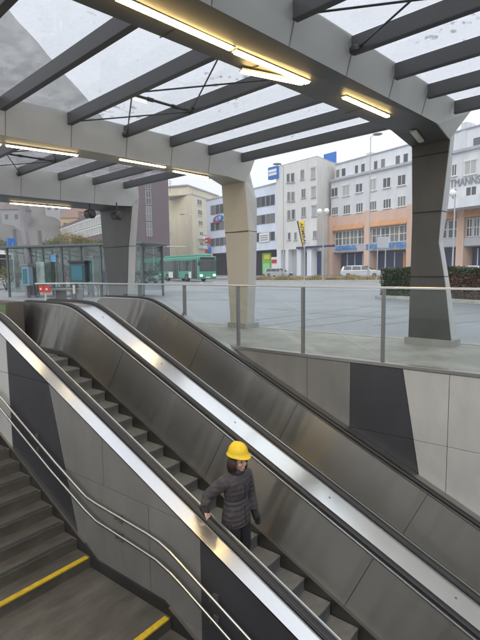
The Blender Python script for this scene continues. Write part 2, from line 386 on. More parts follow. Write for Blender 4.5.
def escalator(label, yl, yr, decks):
    """yl, yr: inner skirt faces (near, far). The balustrades lean outward from them."""
    root = thing('escalator', label, 'escalator', (-8.2, (yl+yr)/2, 0))
    for sgn, ys in ((-1, yl), (1, yr)):
        yt = ys+sgn*.13
        o = MB(); xs = XS; n = 4; vs = []; fs = []
        # skirt: vertical plate below the panels, with a small ledge
        for x in xs: z = zlow(x); vs += [(x, ys, z+.012), (x, ys, z-.32), (x, ys+sgn*.05, z-.32), (x, ys+sgn*.05, z+.012)]
        for i in range(len(xs)-1):
            for k in range(4): fs.append((i*4+k, i*4+(k+1) % 4, i*4+4+(k+1) % 4, i*4+4+k))
        fs += [(0, 1, 2, 3), tuple(range(len(xs)*4-4, len(xs)*4))]
        o.add(vs, fs).build('skirt', steel_dark, root)
        # ledge trim between skirt and panel
        t = MB(); vs = []; fs = []
        for x in xs: z = zlow(x); vs += [(x, ys-sgn*.008, z+.016), (x, ys-sgn*.008, z+.024), (x, ys+sgn*.06, z+.024), (x, ys+sgn*.06, z+.016)]
        for i in range(len(xs)-1):
            for k in range(4): fs.append((i*4+k, i*4+(k+1) % 4, i*4+4+(k+1) % 4, i*4+4+k))
        fs += [(0, 1, 2, 3), tuple(range(len(xs)*4-4, len(xs)*4))]
        t.add(vs, fs).build('skirt_trim', steel_dark, root)
        # inner cladding panels with open joints, dark backing
        cuts = [XE0]+[-7.55, -5.86, -3.87, -1.86, .14, 2.1]+[XE1]
        for a, c in zip(cuts[:-1], cuts[1:]):
            panel('cladding_panel', yt, ys+sgn*.035, steel_panel, root, a+.003, c-.003)
        panel('backing', yt+sgn*.022, ys+sgn*.06, black_gap, root, XE0+.01, XE1-.01, .01)
        s = sgn
        strip('edge_trim', [(yt-s*.006, -.012), (yt-s*.006, .006), (yt+s*.010, .006), (yt+s*.010, -.012)], steel_trim, root)
        strip('guide_rail', [(yt+s*.012, -.03), (yt+s*.012, -.008), (yt+s*.043, -.006), (yt+s*.043, -.03)], steel_mid, root)
        strip('guide_lip', [(yt+s*.022, -.008), (yt+s*.022, .002), (yt+s*.028, .002), (yt+s*.028, -.008)], steel_mid, root)
        handrail(root, min(yt+s*.045, yt+s*.122), max(yt+s*.045, yt+s*.122), -.012)
    for y0, y1, m in decks:
        strip('deck_plate', [(y0, -.016), (y0, -.004), (y1, -.004), (y1, -.016)], m, root)
    for y0, y1, m in decks:
        if m is steel_deck and y1-y0 > .2:
            for k in range(-3, 6):
                x = -3.97+1.42*k; a = Vector((x, (y0+y1)/2+.02, ztop(x, -.004))); nn = Vector((.41, 0, .912)); MB().tube([a-nn*.004, a+nn*.003, a+nn*.005], [.013, .013, .008], 10).build('screw', steel_dark, root)
    # the moving steps
    st = None; k0 = -4
    def step_mesh():
        p = [(-PX-.012, 0), (-.012, 0), (-.003, -.004), (0, -.016), (-.006, -.05), (-.010, -.10), (-.004, -PZ-.004), (-.004, -PZ-.05), (-PX-.012, -PZ-.05)]
        b = MB(); y0, y1 = yl+.006, yr-.006
        b.prism([(x, y0, z) for x, z in p], [(x, y1, z) for x, z in p]); return b
    for k in range(k0, 29):
        xn = -6.83+PX*k; zn = smax(smin(-.02, -.17-PZ*k, .03), -4.40, .03)
        if st is None: st = step_mesh().build('step', step_m, root, local=False); st.data.transform(Matrix.Translation(-Vector((-8.2, (yl+yr)/2, 0))*0)); o = st
        else: o = st.copy(); sc.collection.objects.link(o)
        o.location = (xn, 0, zn)
    # mesh was built in world axes around x=0: shift handled by object location (root offset was removed by build)
    MB().box(-9.05, -7.93, yl, yr, -.2, .004).build('comb_plate', mat('comb_steel', (.35, .35, .34), .4, 1, noise=(30, .2)), root)
    MB().box(2.62, 4.2, yl, yr, -4.6, -4.40).build('floor_plate', steel_dark, root)
    return root
step_m = step_grey
n_ = step_m.node_tree.nodes; l_ = step_m.node_tree.links
tcs = n_.new('ShaderNodeTexCoord'); wv = n_.new('ShaderNodeTexWave'); wv.bands_direction = 'Y'; wv.inputs['Scale'].default_value = 36
l_.new(tcs.outputs['Object'], wv.inputs[0]); bps = n_.new('ShaderNodeBump'); bps.inputs['Strength'].default_value = .5; bps.inputs['Distance'].default_value = .006
l_.new(wv.outputs[0], bps.inputs['Height']); l_.new(bps.outputs[0], n_['Principled BSDF'].inputs['Normal'])
E1 = escalator('near stainless steel escalator carrying the person in a yellow helmet', 3.52, 4.40, [(3.085, 3.262, steel_deck), (4.658, 5.032, steel_deck)])
E2 = escalator('far empty stainless steel escalator beside the panelled wall under the glass railing', 5.29, 6.17, [(6.425, 6.605, steel_mid)])
# trusses under the escalators (seen from the side of the well only as the dark underside)
for yy0, yy1, rt in ((3.13, 4.85, E1), (4.87, 6.59, E2)):
    b = MB(); xs = [-9.0, -7.4, 2.9, 4.2]
    tz = [-.35, -.45, -4.62, -4.62]
    b.prism([(x, yy0, z) for x, z in zip(xs, tz)]+[(4.2, yy0, -4.95), (2.7, yy0, -4.95), (-7.6, yy0, -1.0), (-9.0, yy0, -1.0)],
            [(x, yy1, z) for x, z in zip(xs, tz)]+[(4.2, yy1, -4.95), (2.7, yy1, -4.95), (-7.6, yy1, -1.0), (-9.0, yy1, -1.0)])
    b.build('truss_casing', black_gap, rt)

# ------------------------------------------------------------------ panelled walls of the well
def clip(poly, a, b, c):                     # keep a*x+b*z<=c
    out = []
    for i in range(len(poly)):
        p, q = poly[i], poly[(i+1) % len(poly)]; fp = a*p[0]+b*p[1]-c; fq = a*q[0]+b*q[1]-c
        if fp <= 0: out.append(p)
        if fp*fq < 0: t = fp/(fp-fq); out.append((p[0]+(q[0]-p[0])*t, p[1]+(q[1]-p[1])*t))
    return out
def panels(parent, cells, y0, y1, cuts):
    for poly, m in cells:
        for a, b, c in cuts: poly = clip(poly, a, b, c)
        if len(poly) < 3: continue
        xs = [p[0] for p in poly]; zs = [p[1] for p in poly]
        if max(xs)-min(xs) < .03 or max(zs)-min(zs) < .03: continue
        MB().prism([(x, y0, z) for x, z in poly], [(x, y1, z) for x, z in poly]).build('wall_panel', m, parent, bevel=.002)
G = .0035
def cell(x0, x1, z0, z1, k0=0., k1=0.):      # left edge x0-k0*z, right edge x1-k1*z
    f = lambda x, k, z: x-k*z
    return [(f(x0, k0, z0)+G, z0+G), (f(x1, k1, z0)-G, z0+G), (f(x1, k1, z1)-G, z1-G), (f(x0, k0, z1)+G, z1-G)]
# near wall (between stairs and near escalator)
nw = thing('side_wall', 'grey concrete panel wall with slanted dark stripes between the stairs and near escalator', 'wall', (-6, YN, -2))
MB().prism([(x, YN+.02, z) for x, z in ((-9.05, -4.45), (4.2, -4.45), (4.2, -3.7), (2.6, -3.72), (-7.2, .69), (-7.6, .72), (-9.05, .72))],
           [(x, YN+.10, z) for x, z in ((-9.05, -4.45), (4.2, -4.45), (4.2, -3.7), (2.6, -3.72), (-7.2, .69), (-7.6, .72), (-9.05, .72))]).build('core', joint_dark, nw)
rows = [(-4.45, -3.10), (-3.10, -2.06), (-2.06, -1.02), (-1.02, .01), (.01, .80)]
cells = []
for z0, z1 in rows:
    cells.append((cell(-9.05, -7.6, z0, z1), concrete_pale)); cells.append((cell(-7.6, -6.545, z0, z1), concrete_pale))
    cells.append((cell(-6.545, -5.51, z0, z1, 0, .274), concrete_dark))
    mid = -4.45 if z0 > -1.1 else -3.70
    cells.append((cell(-5.51, mid, z0, z1, .274, 0), concrete_mid)); cells.append((cell(mid, -2.97, z0, z1), concrete_mid))
    cells.append((cell(-2.97, -2.35, z0, z1, 0, .274), concrete_dark))
    cells.append((cell(-2.35, -.9, z0, z1, .274, 0), concrete_pale)); cells.append((cell(-.9, .6, z0, z1), concrete_pale)); cells.append((cell(.6, 2.2, z0, z1), concrete_dark)); cells.append((cell(2.2, 4.2, z0, z1), concrete_mid))
panels(nw, cells, YN, YN+.02, [(.449, 1, -2.433-.019), (0, 1, .79), ])
# far wall under the railing
fw = thing('panel_wall', 'concrete panel wall with one slanted dark stripe below the glass railing', 'wall', (-3, YW, -1))
MB().box(-9.0, XB, YW+.021, YW+.2, -4.45, -.26).build('core', joint_dark, fw)
cells = []
for z0, z1 in ((-4.45, -3.1), (-3.10, -2.06), (-2.06, -1.02), (-1.02, -.028)):
    for a, c in ((-9.0, -7.4), (-7.4, -5.6), (-5.6, -3.885)): cells.append((cell(a, c, z0, z1), concrete_mid2 if False else concrete_mid))
    cells.append((cell(-3.885, -3.135, z0, z1), concrete_mid)); cells.append((cell(-3.135, -2.345, z0, z1, 0, .175), concrete_dark))
    cells.append((cell(-2.345, -1.715, z0, z1, .175, 0), concrete_pale)); cells.append((cell(-1.715, -.1, z0, z1), concrete_pale))
    cells.append((cell(-.1, 1.5, z0, z1), concrete_pale)); cells.append((cell(1.5, 3., z0, z1), concrete_dark)); cells.append((cell(3., 6., z0, z1), concrete_mid))
panels(fw, cells, YW, YW+.02, [])

# ------------------------------------------------------------------ stairs with landing
stx = thing('staircase', 'worn dark stone stairs with yellow edge strips going down beside the panel wall', 'stairs', (-6, 1.6, -1.5))
SX, SZ = .263, .1275
Y0S, Y1S = YS+.02, YN-.03
nos = []
for k in range(0, 17):                       # upper flight: noses up from the landing edge
    nos.append((-4.73-SX*k, -1.955+SZ*k))
LZ = -2.083
first = None
def tread(x, z, name='step', depth=None):
    d = (depth or SX)+.02
    return MB().box(x-d, x, Y0S, Y1S, z-SZ-.03, z).build(name, stair_stone, stx, bevel=.006)
for k, (x, z) in enumerate(nos):
    if z > -.03: break
    if first is None: first = tread(x, z); o = first
    else:
        o = first.copy(); sc.collection.objects.link(o); o.location = (SX*-k, 0, SZ*k)
MB().box(-4.75, -3.37, Y0S, Y1S, LZ-.2, LZ).build('landing', stair_stone, stx, bevel=.006)
for k in range(1, 18):
    o = first.copy(); sc.collection.objects.link(o); o.location = (-3.37+SX*k+4.73, 0, LZ-SZ*k+1.955)
for x, z in ((-4.73, -1.955), (-3.37, LZ)):
    MB().box(x-.062, x+.004, Y0S, Y1S-.03, z-.012, z+.004).build('nosing_strip', yellow_paint, stx)
# dark line along each nose (anti-slip)
for k, (x, z) in enumerate(nos[1:], 1):
    if z > -.03: break
    MB().box(x-.06, x-.006, Y0S, Y1S-.03, z-.01, z+.003).build('grip_strip', stair_dark, stx)
for k in range(1, 18):
    MB().box(-3.37+SX*k-.045, -3.37+SX*k-.012, Y0S, Y1S-.03, LZ-SZ*k-.01, LZ-SZ*k+.003).build('grip_strip', stair_dark, stx)
# dark skirting board on the wall with a thin metal edge
sk = [(-9.0, .10), (-4.73-.1, -1.86), (-4.62, -1.965), (-3.48, -1.965), (-3.30, -2.05), (1.2, -4.24)]
b = MB(); e = MB()
for (x0, z0), (x1, z1) in zip(sk[:-1], sk[1:]):
    b.prism([(x0, YN-.028, z0-.6), (x1, YN-.028, z1-.6), (x1, YN-.028, z1), (x0, YN-.028, z0)], [(x0, YN-.004, z0-.6), (x1, YN-.004, z1-.6), (x1, YN-.004, z1), (x0, YN-.004, z0)])
for (x0, z0), (x1, z1) in (((-9, .10), (-4.85, -1.85)), ((-3.40, -2.0), (1.2, -4.24))):
    e.bar((x0, YN-.018, z0+.006), (x1, YN-.018, z1+.006), .03, .012)
b.build('skirting_board', stair_dark, stx); e.build('skirting_edge', mat('edge_brass', (.45, .41, .34), .35, 1), stx)

hr = thing('stair_handrail', 'pair of round steel handrails bracketed on the panel wall beside the stairs', 'handrail', (-4.4, YN, -1.3))
YH = YN-.085
up = [(-9.2, .62), (-8.8, .62), (-6.63, -.315), (-5.3, -.925), (-4.75, -1.155), (-4.66, -1.185), (-4.5, -1.205), (-3.62, -1.262), (-3.45, -1.285), (-3.3, -1.33), (-3.02, -1.455), (-2.37, -1.745), (1.0, -3.30)]
lo = [(-9.2, .43), (-8.75, .43), (-6.65, -.485), (-5.43, -1.05), (-4.72, -1.345), (-4.5, -1.415), (-3.72, -1.475), (-3.5, -1.495), (-3.3, -1.55), (-3.16, -1.605), (-2.66, -1.83), (1.0, -3.5)]
for pl in (up, lo): MB().tube([(x, YH, z) for x, z in pl], .0175, 10).build('rail', bronze_rail, hr, smooth=True)
def zi(pl, x):
    for (a, za), (c, zc) in zip(pl[:-1], pl[1:]):
        if a <= x <= c: return za+(zc-za)*(x-a)/(c-a)
for x in (-7.6, -5.85, -4.16, -2.78, -1.2):
    for pl in (up, lo):
        z = zi(pl, x); br = MB().tube([(x, YH, z-.012), (x, YH, z-.05), (x, YN-.04, z-.075), (x, YN-.008, z-.075)], .008, 6); br.build('bracket', post_steel, hr)
        MB().box(x-.03, x+.03, YN-.014, YN-.001, z-.13, z-.03).build('bracket_plate', post_steel, hr)

# ------------------------------------------------------------------ glass railing round the far edge
gr = thing('glass_railing', 'glass balustrade with flat steel top rail above the panel wall', 'railing', (-4, YW+.05, 0))
YR = YW+.05
px = [-.0+1.34*i for i in range(-8, 5)]
PXS = [-2.655+1.337*i for i in range(-5, 7)]
MB().box(-10.42, XB, YW-.012, YW+.09, -.024, .028).build('base_channel', mat('channel', (.35, .35, .34), .35, .8), gr, bevel=.004)
MB().box(-10.42, XB, YR-.035, YR+.035, 1.09, 1.122).build('top_rail', rail_steel, gr, bevel=.006)
ends = [-10.40]+[x for x in PXS]
for x in ends: MB().box(x-.022, x+.022, YR-.03, YR+.03, .028, 1.09).build('post', post_steel, gr, bevel=.003)
for a, c in zip(ends[:-1], ends[1:]):
    MB().box(a+.03, c-.03, YR-.006, YR+.006, .04, 1.07).build('glass_panel', rail_glass, gr)
# return of the railing at its left end, with the small notice
MB().bar((-10.4, YR, 1.105), (-11.2, 6.1, 1.105), .06, .03).build('top_rail', rail_steel, gr)
MB().box(-10.40, -10.33, YR-.06, YR-.035, .85, 1.06).build('notice_plate', mat('paper', (.75, .74, .68), .6), gr)

# ------------------------------------------------------------------ canopy: portal frames, beams, glass (own axes, turned 5.85 degrees)
CA = R_(45.7-51.55)
can = thing('glass_canopy', 'glass roof on angular concrete portal frames covering the escalators', 'canopy', (0, 0, 0), CA)
can.location = Matrix.Rotation(CA, 4, 'Z')@Vector((-8.0, 8.3, 0))
OFF = Vector((-8.0, 8.3, 0))
CM = Matrix.Rotation(CA, 3, 'Z')
def cv(p): return Vector(p)-OFF              # canopy axes -> canopy local
def cw(p): return CM@Vector(p)               # canopy axes -> world
YB0, YEND = -1.6, 8.45
ZG = 3.97
BY = [.8-1.02*2, .8-1.02, .8, 1.83, 2.85, 3.89, 4.94, 5.96, 6.95, 7.93]
def frame(xl, xr, zl, zr, col_l, col_r, col_out, face_m, sof_m, top_l, top_r, thick, xg):
    """xl..xr soffit extents; col_* lists of (x, y, z) down the inner face edges; col_out the outer corner line of the right side"""
    fr = bpy.data.objects.new('portal_frame', None); sc.collection.objects.link(fr); fr.parent = can
    V = lambda p: tuple(cv(p))
    # soffit (with the folded haunch before the column)
    hb = 7.62
    tl, tr = Vector(col_l[0]), Vector(col_r[0])
    b = MB()
    # soffit as sheet with thickness: bottom ring & top ring
    pts = [(xl, YB0, zl), (xr, YB0, zr), (xr, hb, zr-.03), tuple(tr), tuple(tl), (xl, hb, zl+.03)]
    s_ = .02
    fcs = [(0, 1, 2, 5), (5, 2, 3, 4)]
    k = [V(p) for p in pts]+[V((p[0], p[1], p[2]+s_)) for p in pts]
    n = 6
    b.add(k, [(0, 1, 2, 5), (5, 2, 3), (5, 3, 4), (6, 11, 8, 7), (11, 9, 8), (11, 10, 9)]+[(i, (i+1) % n, n+(i+1) % n, n+i) for i in range(n)])
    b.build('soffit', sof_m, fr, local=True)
    # column inner face and its right side, back and left
    out = [Vector(p) for p in col_out]; L = [Vector(p) for p in col_l]; Rr = [Vector(p) for p in col_r]
    c = MB(); vs = []; fs = []
    m = len(Rr)
    def lin(lst, z):
        for p, q in zip(lst[:-1], lst[1:]):
            if p.z >= z >= q.z: t = (p.z-z)/(p.z-q.z) if p.z != q.z else 0; return p.lerp(q, t)
        return lst[0].copy() if z > lst[0].z else lst[-1].copy()
    fm = MB(); fv = []; ff = []
    for i, p in enumerate(Rr):
        l = lin(L, p.z); l.z = p.z if i else L[0].z
        fv += [V(l), V(p)]
    for i in range(m-1): ff.append((2*i, 2*i+1, 2*i+3, 2*i+2))
    # give it thickness backwards (+Y)
    nv = len(fv); fv2 = [tuple(Vector(q)+Vector((0, .03, 0))) for q in fv]
    ff2 = [tuple(q+nv for q in f[::-1]) for f in ff]
    edge = []
    for i in range(m-1): edge += [(2*i, 2*i+2, nv+2*i+2, nv+2*i), (2*i+1, nv+2*i+1, nv+2*i+3, 2*i+3)]
    edge += [(0, nv, nv+1, 1), (2*m-2, 2*m-1, nv+2*m-1, nv+2*m-2)]
    fm.add(fv+fv2, ff+ff2+edge).build('column_face', face_m, fr, local=True)
    # right (street-side, pale) flank from inner edge to outer corner, then the back
    zs = sorted(set([p.z for p in Rr]+[p.z for p in out]), reverse=True)
    q = MB(); vs = []; fs = []
    for z in zs:
        a = lin(Rr, z); o_ = lin(out, z); l = lin(L, z)
        a = Vector((a.x-.002, a.y+.032, z)); o_.z = z; l = Vector((l.x+.002, l.y+.032, z))
        bk = Vector((l.x, o_.y, z))
        vs += [V(a), V(o_), V(bk), V(l)]
    for i in range(len(zs)-1):
        for k2 in range(4): fs.append((i*4+k2, i*4+(k2+1) % 4, i*4+4+(k2+1) % 4, i*4+4+k2))
    fs += [(0, 1, 2, 3), tuple(range(len(zs)*4-4, len(zs)*4))]
    q.add(vs, fs).build('column_flank', cladding_grey, fr, local=True)
    # beam sides: right (seen) and left, closed top
    oz = out[0]
    for side, x0, x1, z0 in (('r', xr, xg, zr), ('l', xl, xl-.06, zl)):
        s2 = MB()
        t_ = .02*(1 if side == 'r' else -1)
        yb = out[0].y
        tp = tr if side == 'r' else tl
        ring = [(x0, YB0, z0+.0), (x0, hb, z0+(-.03 if side == 'r' else .03)), (tp.x, tp.y, tp.z), (oz.x if side == 'r' else tl.x, yb, oz.z), (x1, yb-.05, ZG), (x1, YB0, ZG)]
        r2 = [(p[0]-t_, p[1], p[2]+.001) for p in ring]
        s2.add([V(p) for p in ring]+[V(p) for p in r2], [(0, 1, 4, 5), (1, 2, 4), (2, 3, 4), (6, 11, 10, 7), (7, 10, 8), (8, 10, 9)]+[(i, (i+1) % 6, 6+(i+1) % 6, 6+i) for i in range(6)])
        s2.build('beam_flank', cladding_grey, fr, local=True)
    # end cap
    ec = MB(); ec.add([V(p) for p in ((tl.x, oz.y, oz.z), (oz.x, oz.y, oz.z), (xg, oz.y-.05, ZG), (xl-.06, oz.y-.05, ZG))]+[V((p[0], p[1]-.03, p[2])) for p in ((tl.x, oz.y, oz.z), (oz.x, oz.y, oz.z), (xg, oz.y-.05, ZG), (xl-.06, oz.y-.05, ZG))], [(0, 1, 2, 3), (7, 6, 5, 4), (0, 4, 5, 1), (1, 5, 6, 2), (2, 6, 7, 3), (3, 7, 4, 0)])
    ec.build('end_cap', cladding_grey, fr, local=True)
    # panel joints: thin dark bands on the column and across the soffit
    for z in col_joints:
        a = lin(L, z); p = lin(Rr, z); o_ = lin(out, z)
        j = MB(); j.box(a.x, p.x-.002, a.y-.003, a.y+.01, z-.008, z+.008)
        j.v = [V(v) for v in j.v]; j.build('panel_joint', joint_dark, fr, local=True)
        j = MB(); d = Vector((o_.x-p.x, o_.y-p.y, 0)).normalized(); nn = Vector((d.y, -d.x, 0))
        A = p+nn*.003; B = o_+nn*.003
        j.prism([V((A.x, A.y, z-.006)), V((B.x, B.y, z-.006)), V((B.x, B.y, z+.006)), V((A.x, A.y, z+.006))], [V(Vector((A.x, A.y, z-.006))-nn*.008), V(Vector((B.x, B.y, z-.006))-nn*.008), V(Vector((B.x, B.y, z+.006))-nn*.008), V(Vector((A.x, A.y, z+.006))-nn*.008)])
        j.build('panel_joint', joint_dark, fr, local=True)
    for y in (.9, 2.95, 4.1, 6.2):
        j = MB(); j.add([V(p) for p in ((xl+.002, y-.006, zl+.0), (xr-.002, y-.006, zr), (xr-.002, y+.006, zr), (xl+.002, y+.006, zl))]+[V(p) for p in ((xl+.002, y-.006, zl-.004), (xr-.002, y-.006, zr-.004), (xr-.002, y+.006, zr-.004), (xl+.002, y+.006, zl-.004))], [(0, 1, 2, 3), (7, 6, 5, 4), (0, 4, 5, 1), (1, 5, 6, 2), (2, 6, 7, 3), (3, 7, 4, 0)])
        j.build('soffit_joint', joint_dark, fr, local=True)
    for y in BY[2:]:
        y += .06
        A, B = Vector((xr, y, zr-.03*max(0, (y-YB0)/(hb-YB0)))), Vector((xg, y, ZG-.03)); t = Vector((0, .005, 0)); o3 = Vector((.004, 0, -.001)); i3 = Vector((-.012, 0, .0))
        if y < hb: MB().prism([cv(A-t+o3), cv(A+t+o3), cv(B+t+o3), cv(B-t+o3)], [cv(A-t+i3), cv(A+t+i3), cv(B+t+i3), cv(B-t+i3)]).build('flank_joint', joint_soft, fr, local=True)
    # plinth
    a, p, o_ = L[-1], Rr[-1], out[-1]
    pl = MB().box(a.x-.05, p.x+.05, a.y-.05, o_.y+.05, -.04, .115); pl.v = [V(v) for v in pl.v]
    pl.build('plinth', mat('plinth_m', (.30, .31, .29), .5, noise=(4, .1)), fr, local=True)
    return fr
col_joints = (3.32, 2.35, 1.22)
frame(-3.90, -3.13, 3.60, 3.60,
      [(-3.92, 8.43, 3.50), (-3.88, 8.43, 2.40), (-3.90, 8.43, .10)],
      [(-3.27, 8.45, 3.52), (-3.385, 8.45, 2.25), (-3.41, 8.45, 1.82), (-3.28, 8.45, 1.13), (-3.14, 8.45, .10)],
      [(-3.29, 8.72, 3.76), (-3.36, 8.72, 2.55), (-3.44, 8.72, 1.86), (-3.30, 8.72, 1.12), (-3.13, 8.72, .10)],
      cladding_dark, cladding_dark, None, None, .3, -3.02)
col_joints = (2.26, 1.0)
frame(-8.30, -7.72, 3.42, 3.45,
      [(-8.47, 8.11, 3.38), (-8.38, 8.11, 2.26), (-8.23, 8.11, .02)],
      [(-7.73, 8.13, 3.37), (-7.62, 8.13, 2.21), (-7.72, 8.13, .02)],
      [(-7.87, 8.46, 3.62), (-7.66, 8.46, 2.92), (-7.67, 8.46, 2.2), (-7.71, 8.46, 1.13), (-7.79, 8.46, .02)],
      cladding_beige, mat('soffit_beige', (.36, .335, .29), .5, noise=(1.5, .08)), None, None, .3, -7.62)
col_joints = (2.13,)
frame(-14.2, -12.5, 3.30, 3.30,
      [(-14.27, 8.20, 3.30), (-14.18, 8.20, 2.19), (-13.85, 8.20, .02)],
      [(-12.48, 8.22, 3.30), (-12.75, 8.22, 2.13), (-13.0, 8.22, .02)],
      [(-12.40, 8.44, 3.55), (-12.66, 8.44, 2.12), (-12.90, 8.44, .02)],
      cladding_dark, cladding_dark, None, None, .3, -12.38)
# secondary beams
BY = [.8-1.02*2, .8-1.02, .8, 1.83, 2.85, 3.89, 4.94, 5.96, 6.95, 7.93]
BZ0, BZ1 = 3.77, 3.945
bays = [(-12.37, -8.37), (-7.61, -3.97), (-3.01, 2.2)]
for xa, xb in bays:
    for y in BY:
        b = MB().box(xa, xb, y-.035, y+.035, BZ0, BZ1); b.v = [tuple(cv(v)) for v in b.v]; b.build('roof_beam', beam_paint, can, local=True, bevel=.004)
        b = MB().box(xa, xb, y-.042, y+.042, BZ0-.012, BZ0); b.v = [tuple(cv(v)) for v in b.v]; b.build('beam_flange', beam_dark, can, local=True)
for xa, xb in ((-12.30, -8.30), (-7.63, -3.90), (-3.05, 2.2)):
    for y0, y1 in zip(BY[:-1], BY[1:]):
        b = MB().box(xa, xb, y0+.006, y1-.006, 3.952, 3.966); b.v = [tuple(cv(v)) for v in b.v]; b.build('glass_pane', roof_glass, can, local=True)
# bracing rods between the second and third beams seen from the street end
def rod(a, b, r=.011): t = MB().tube([cv(a), cv(b)], r, 6); t.build('brace_rod', rod_dark, can, local=True)
zr_ = 3.80
for xa, xb in bays:
    xm = (xa+xb)/2; y2, y3 = BY[5], BY[6]
    if xb > 1: xm = -1.2; xb = .7
    rod((xa+.05, y3, zr_), (xm, y2, zr_)); rod((xa+.05, y2, zr_), (xm, y3, zr_-.02))
    rod((xm, y2, zr_), (xb-.05, y3, zr_-.02)); rod((xm, y3, zr_), (xb-.05, y2, zr_))
    st_ = MB().tube([cv((xm, y2, zr_-.02)), cv((xm, y3, zr_-.02))], .02, 8); st_.tube([cv((xm, y2+.25, zr_-.02)), cv((xm, y2+.34, zr_-.02))], .03, 8); st_.tube([cv((xm, y2+.68, zr_-.02)), cv((xm, y2+.77, zr_-.02))], .03, 8); st_.build('brace_strut', rod_dark, can, local=True)
    for q in ((xa+.05, y3), (xm, y3)):
        h_ = MB().ball(cv((q[0], q[1]-.03, zr_-.01)), .075, .06, .06, 10); h_.build('brace_node', beam_dark, can, local=True)

# ------------------------------------------------------------------ strip lights set under the soffits
def strip_light(a, b, wd, label, m=lamp_on):
    A, B = cw(a), cw(b); root = thing('strip_light', label, 'light', (A+B)/2, 0, 'strip lights on the canopy frames')
    MB().bar(A+Vector((0, 0, -.012)), B+Vector((0, 0, -.012)), wd+.03, .02).build('housing', lamp_off, root)
    d = (B-A).normalized()
    MB().bar(A+d*.015+Vector((0, 0, -.028)), B-d*.015+Vector((0, 0, -.028)), wd, .018).build('diffuser', m, root)
strip_light((-3.56, -.2, 3.6), (-3.555, 2.20, 3.6), .055, 'lit strip light on the dark frame overhead, nearest the camera')
strip_light((-3.55, 2.26, 3.6), (-3.55, 3.58, 3.6), .055, 'long lit strip light at the top of the dark soffit, before the gap')
strip_light((-3.57, 3.63, 3.6), (-3.545, 4.84, 3.6), .055, 'lit strip light on the dark soffit meeting a slanted one in a point')
strip_light((-3.86, 4.02, 3.6), (-3.60, 4.82, 3.6), .05, 'slanted lit strip light touching its straight neighbour on the dark soffit')
strip_light((-3.51, 5.55, 3.6), (-3.50, 6.73, 3.6), .055, 'lit strip light on the dark soffit nearest the dark right column')
strip_light((-3.57, 7.70, 3.585), (-3.66, 8.22, 3.53), .07, 'unlit strip light in the fold above the dark right column', lamp_off)
strip_light((-8.12, 1.1, 3.42), (-8.15, 3.0, 3.42), .05, 'lit strip light at the left picture edge of the beige soffit', lamp_dim)
strip_light((-8.14, 3.06, 3.42), (-8.0, 4.22, 3.42), .05, 'long lit strip light on the left part of the beige soffit', lamp_dim)
strip_light((-7.80, 4.91, 3.428), (-7.80, 5.95, 3.428), .05, 'lit strip light in the middle of the beige soffit', lamp_dim)
strip_light((-7.97, 6.27, 3.425), (-8.04, 7.29, 3.425), .05, 'lit strip light on the beige soffit nearest the beige column', lamp_dim)
strip_light((-13.9, 5.25, 3.3), (-13.9, 7.0, 3.3), .07, 'lit strip light on the far dark frame at left', lamp_dim)

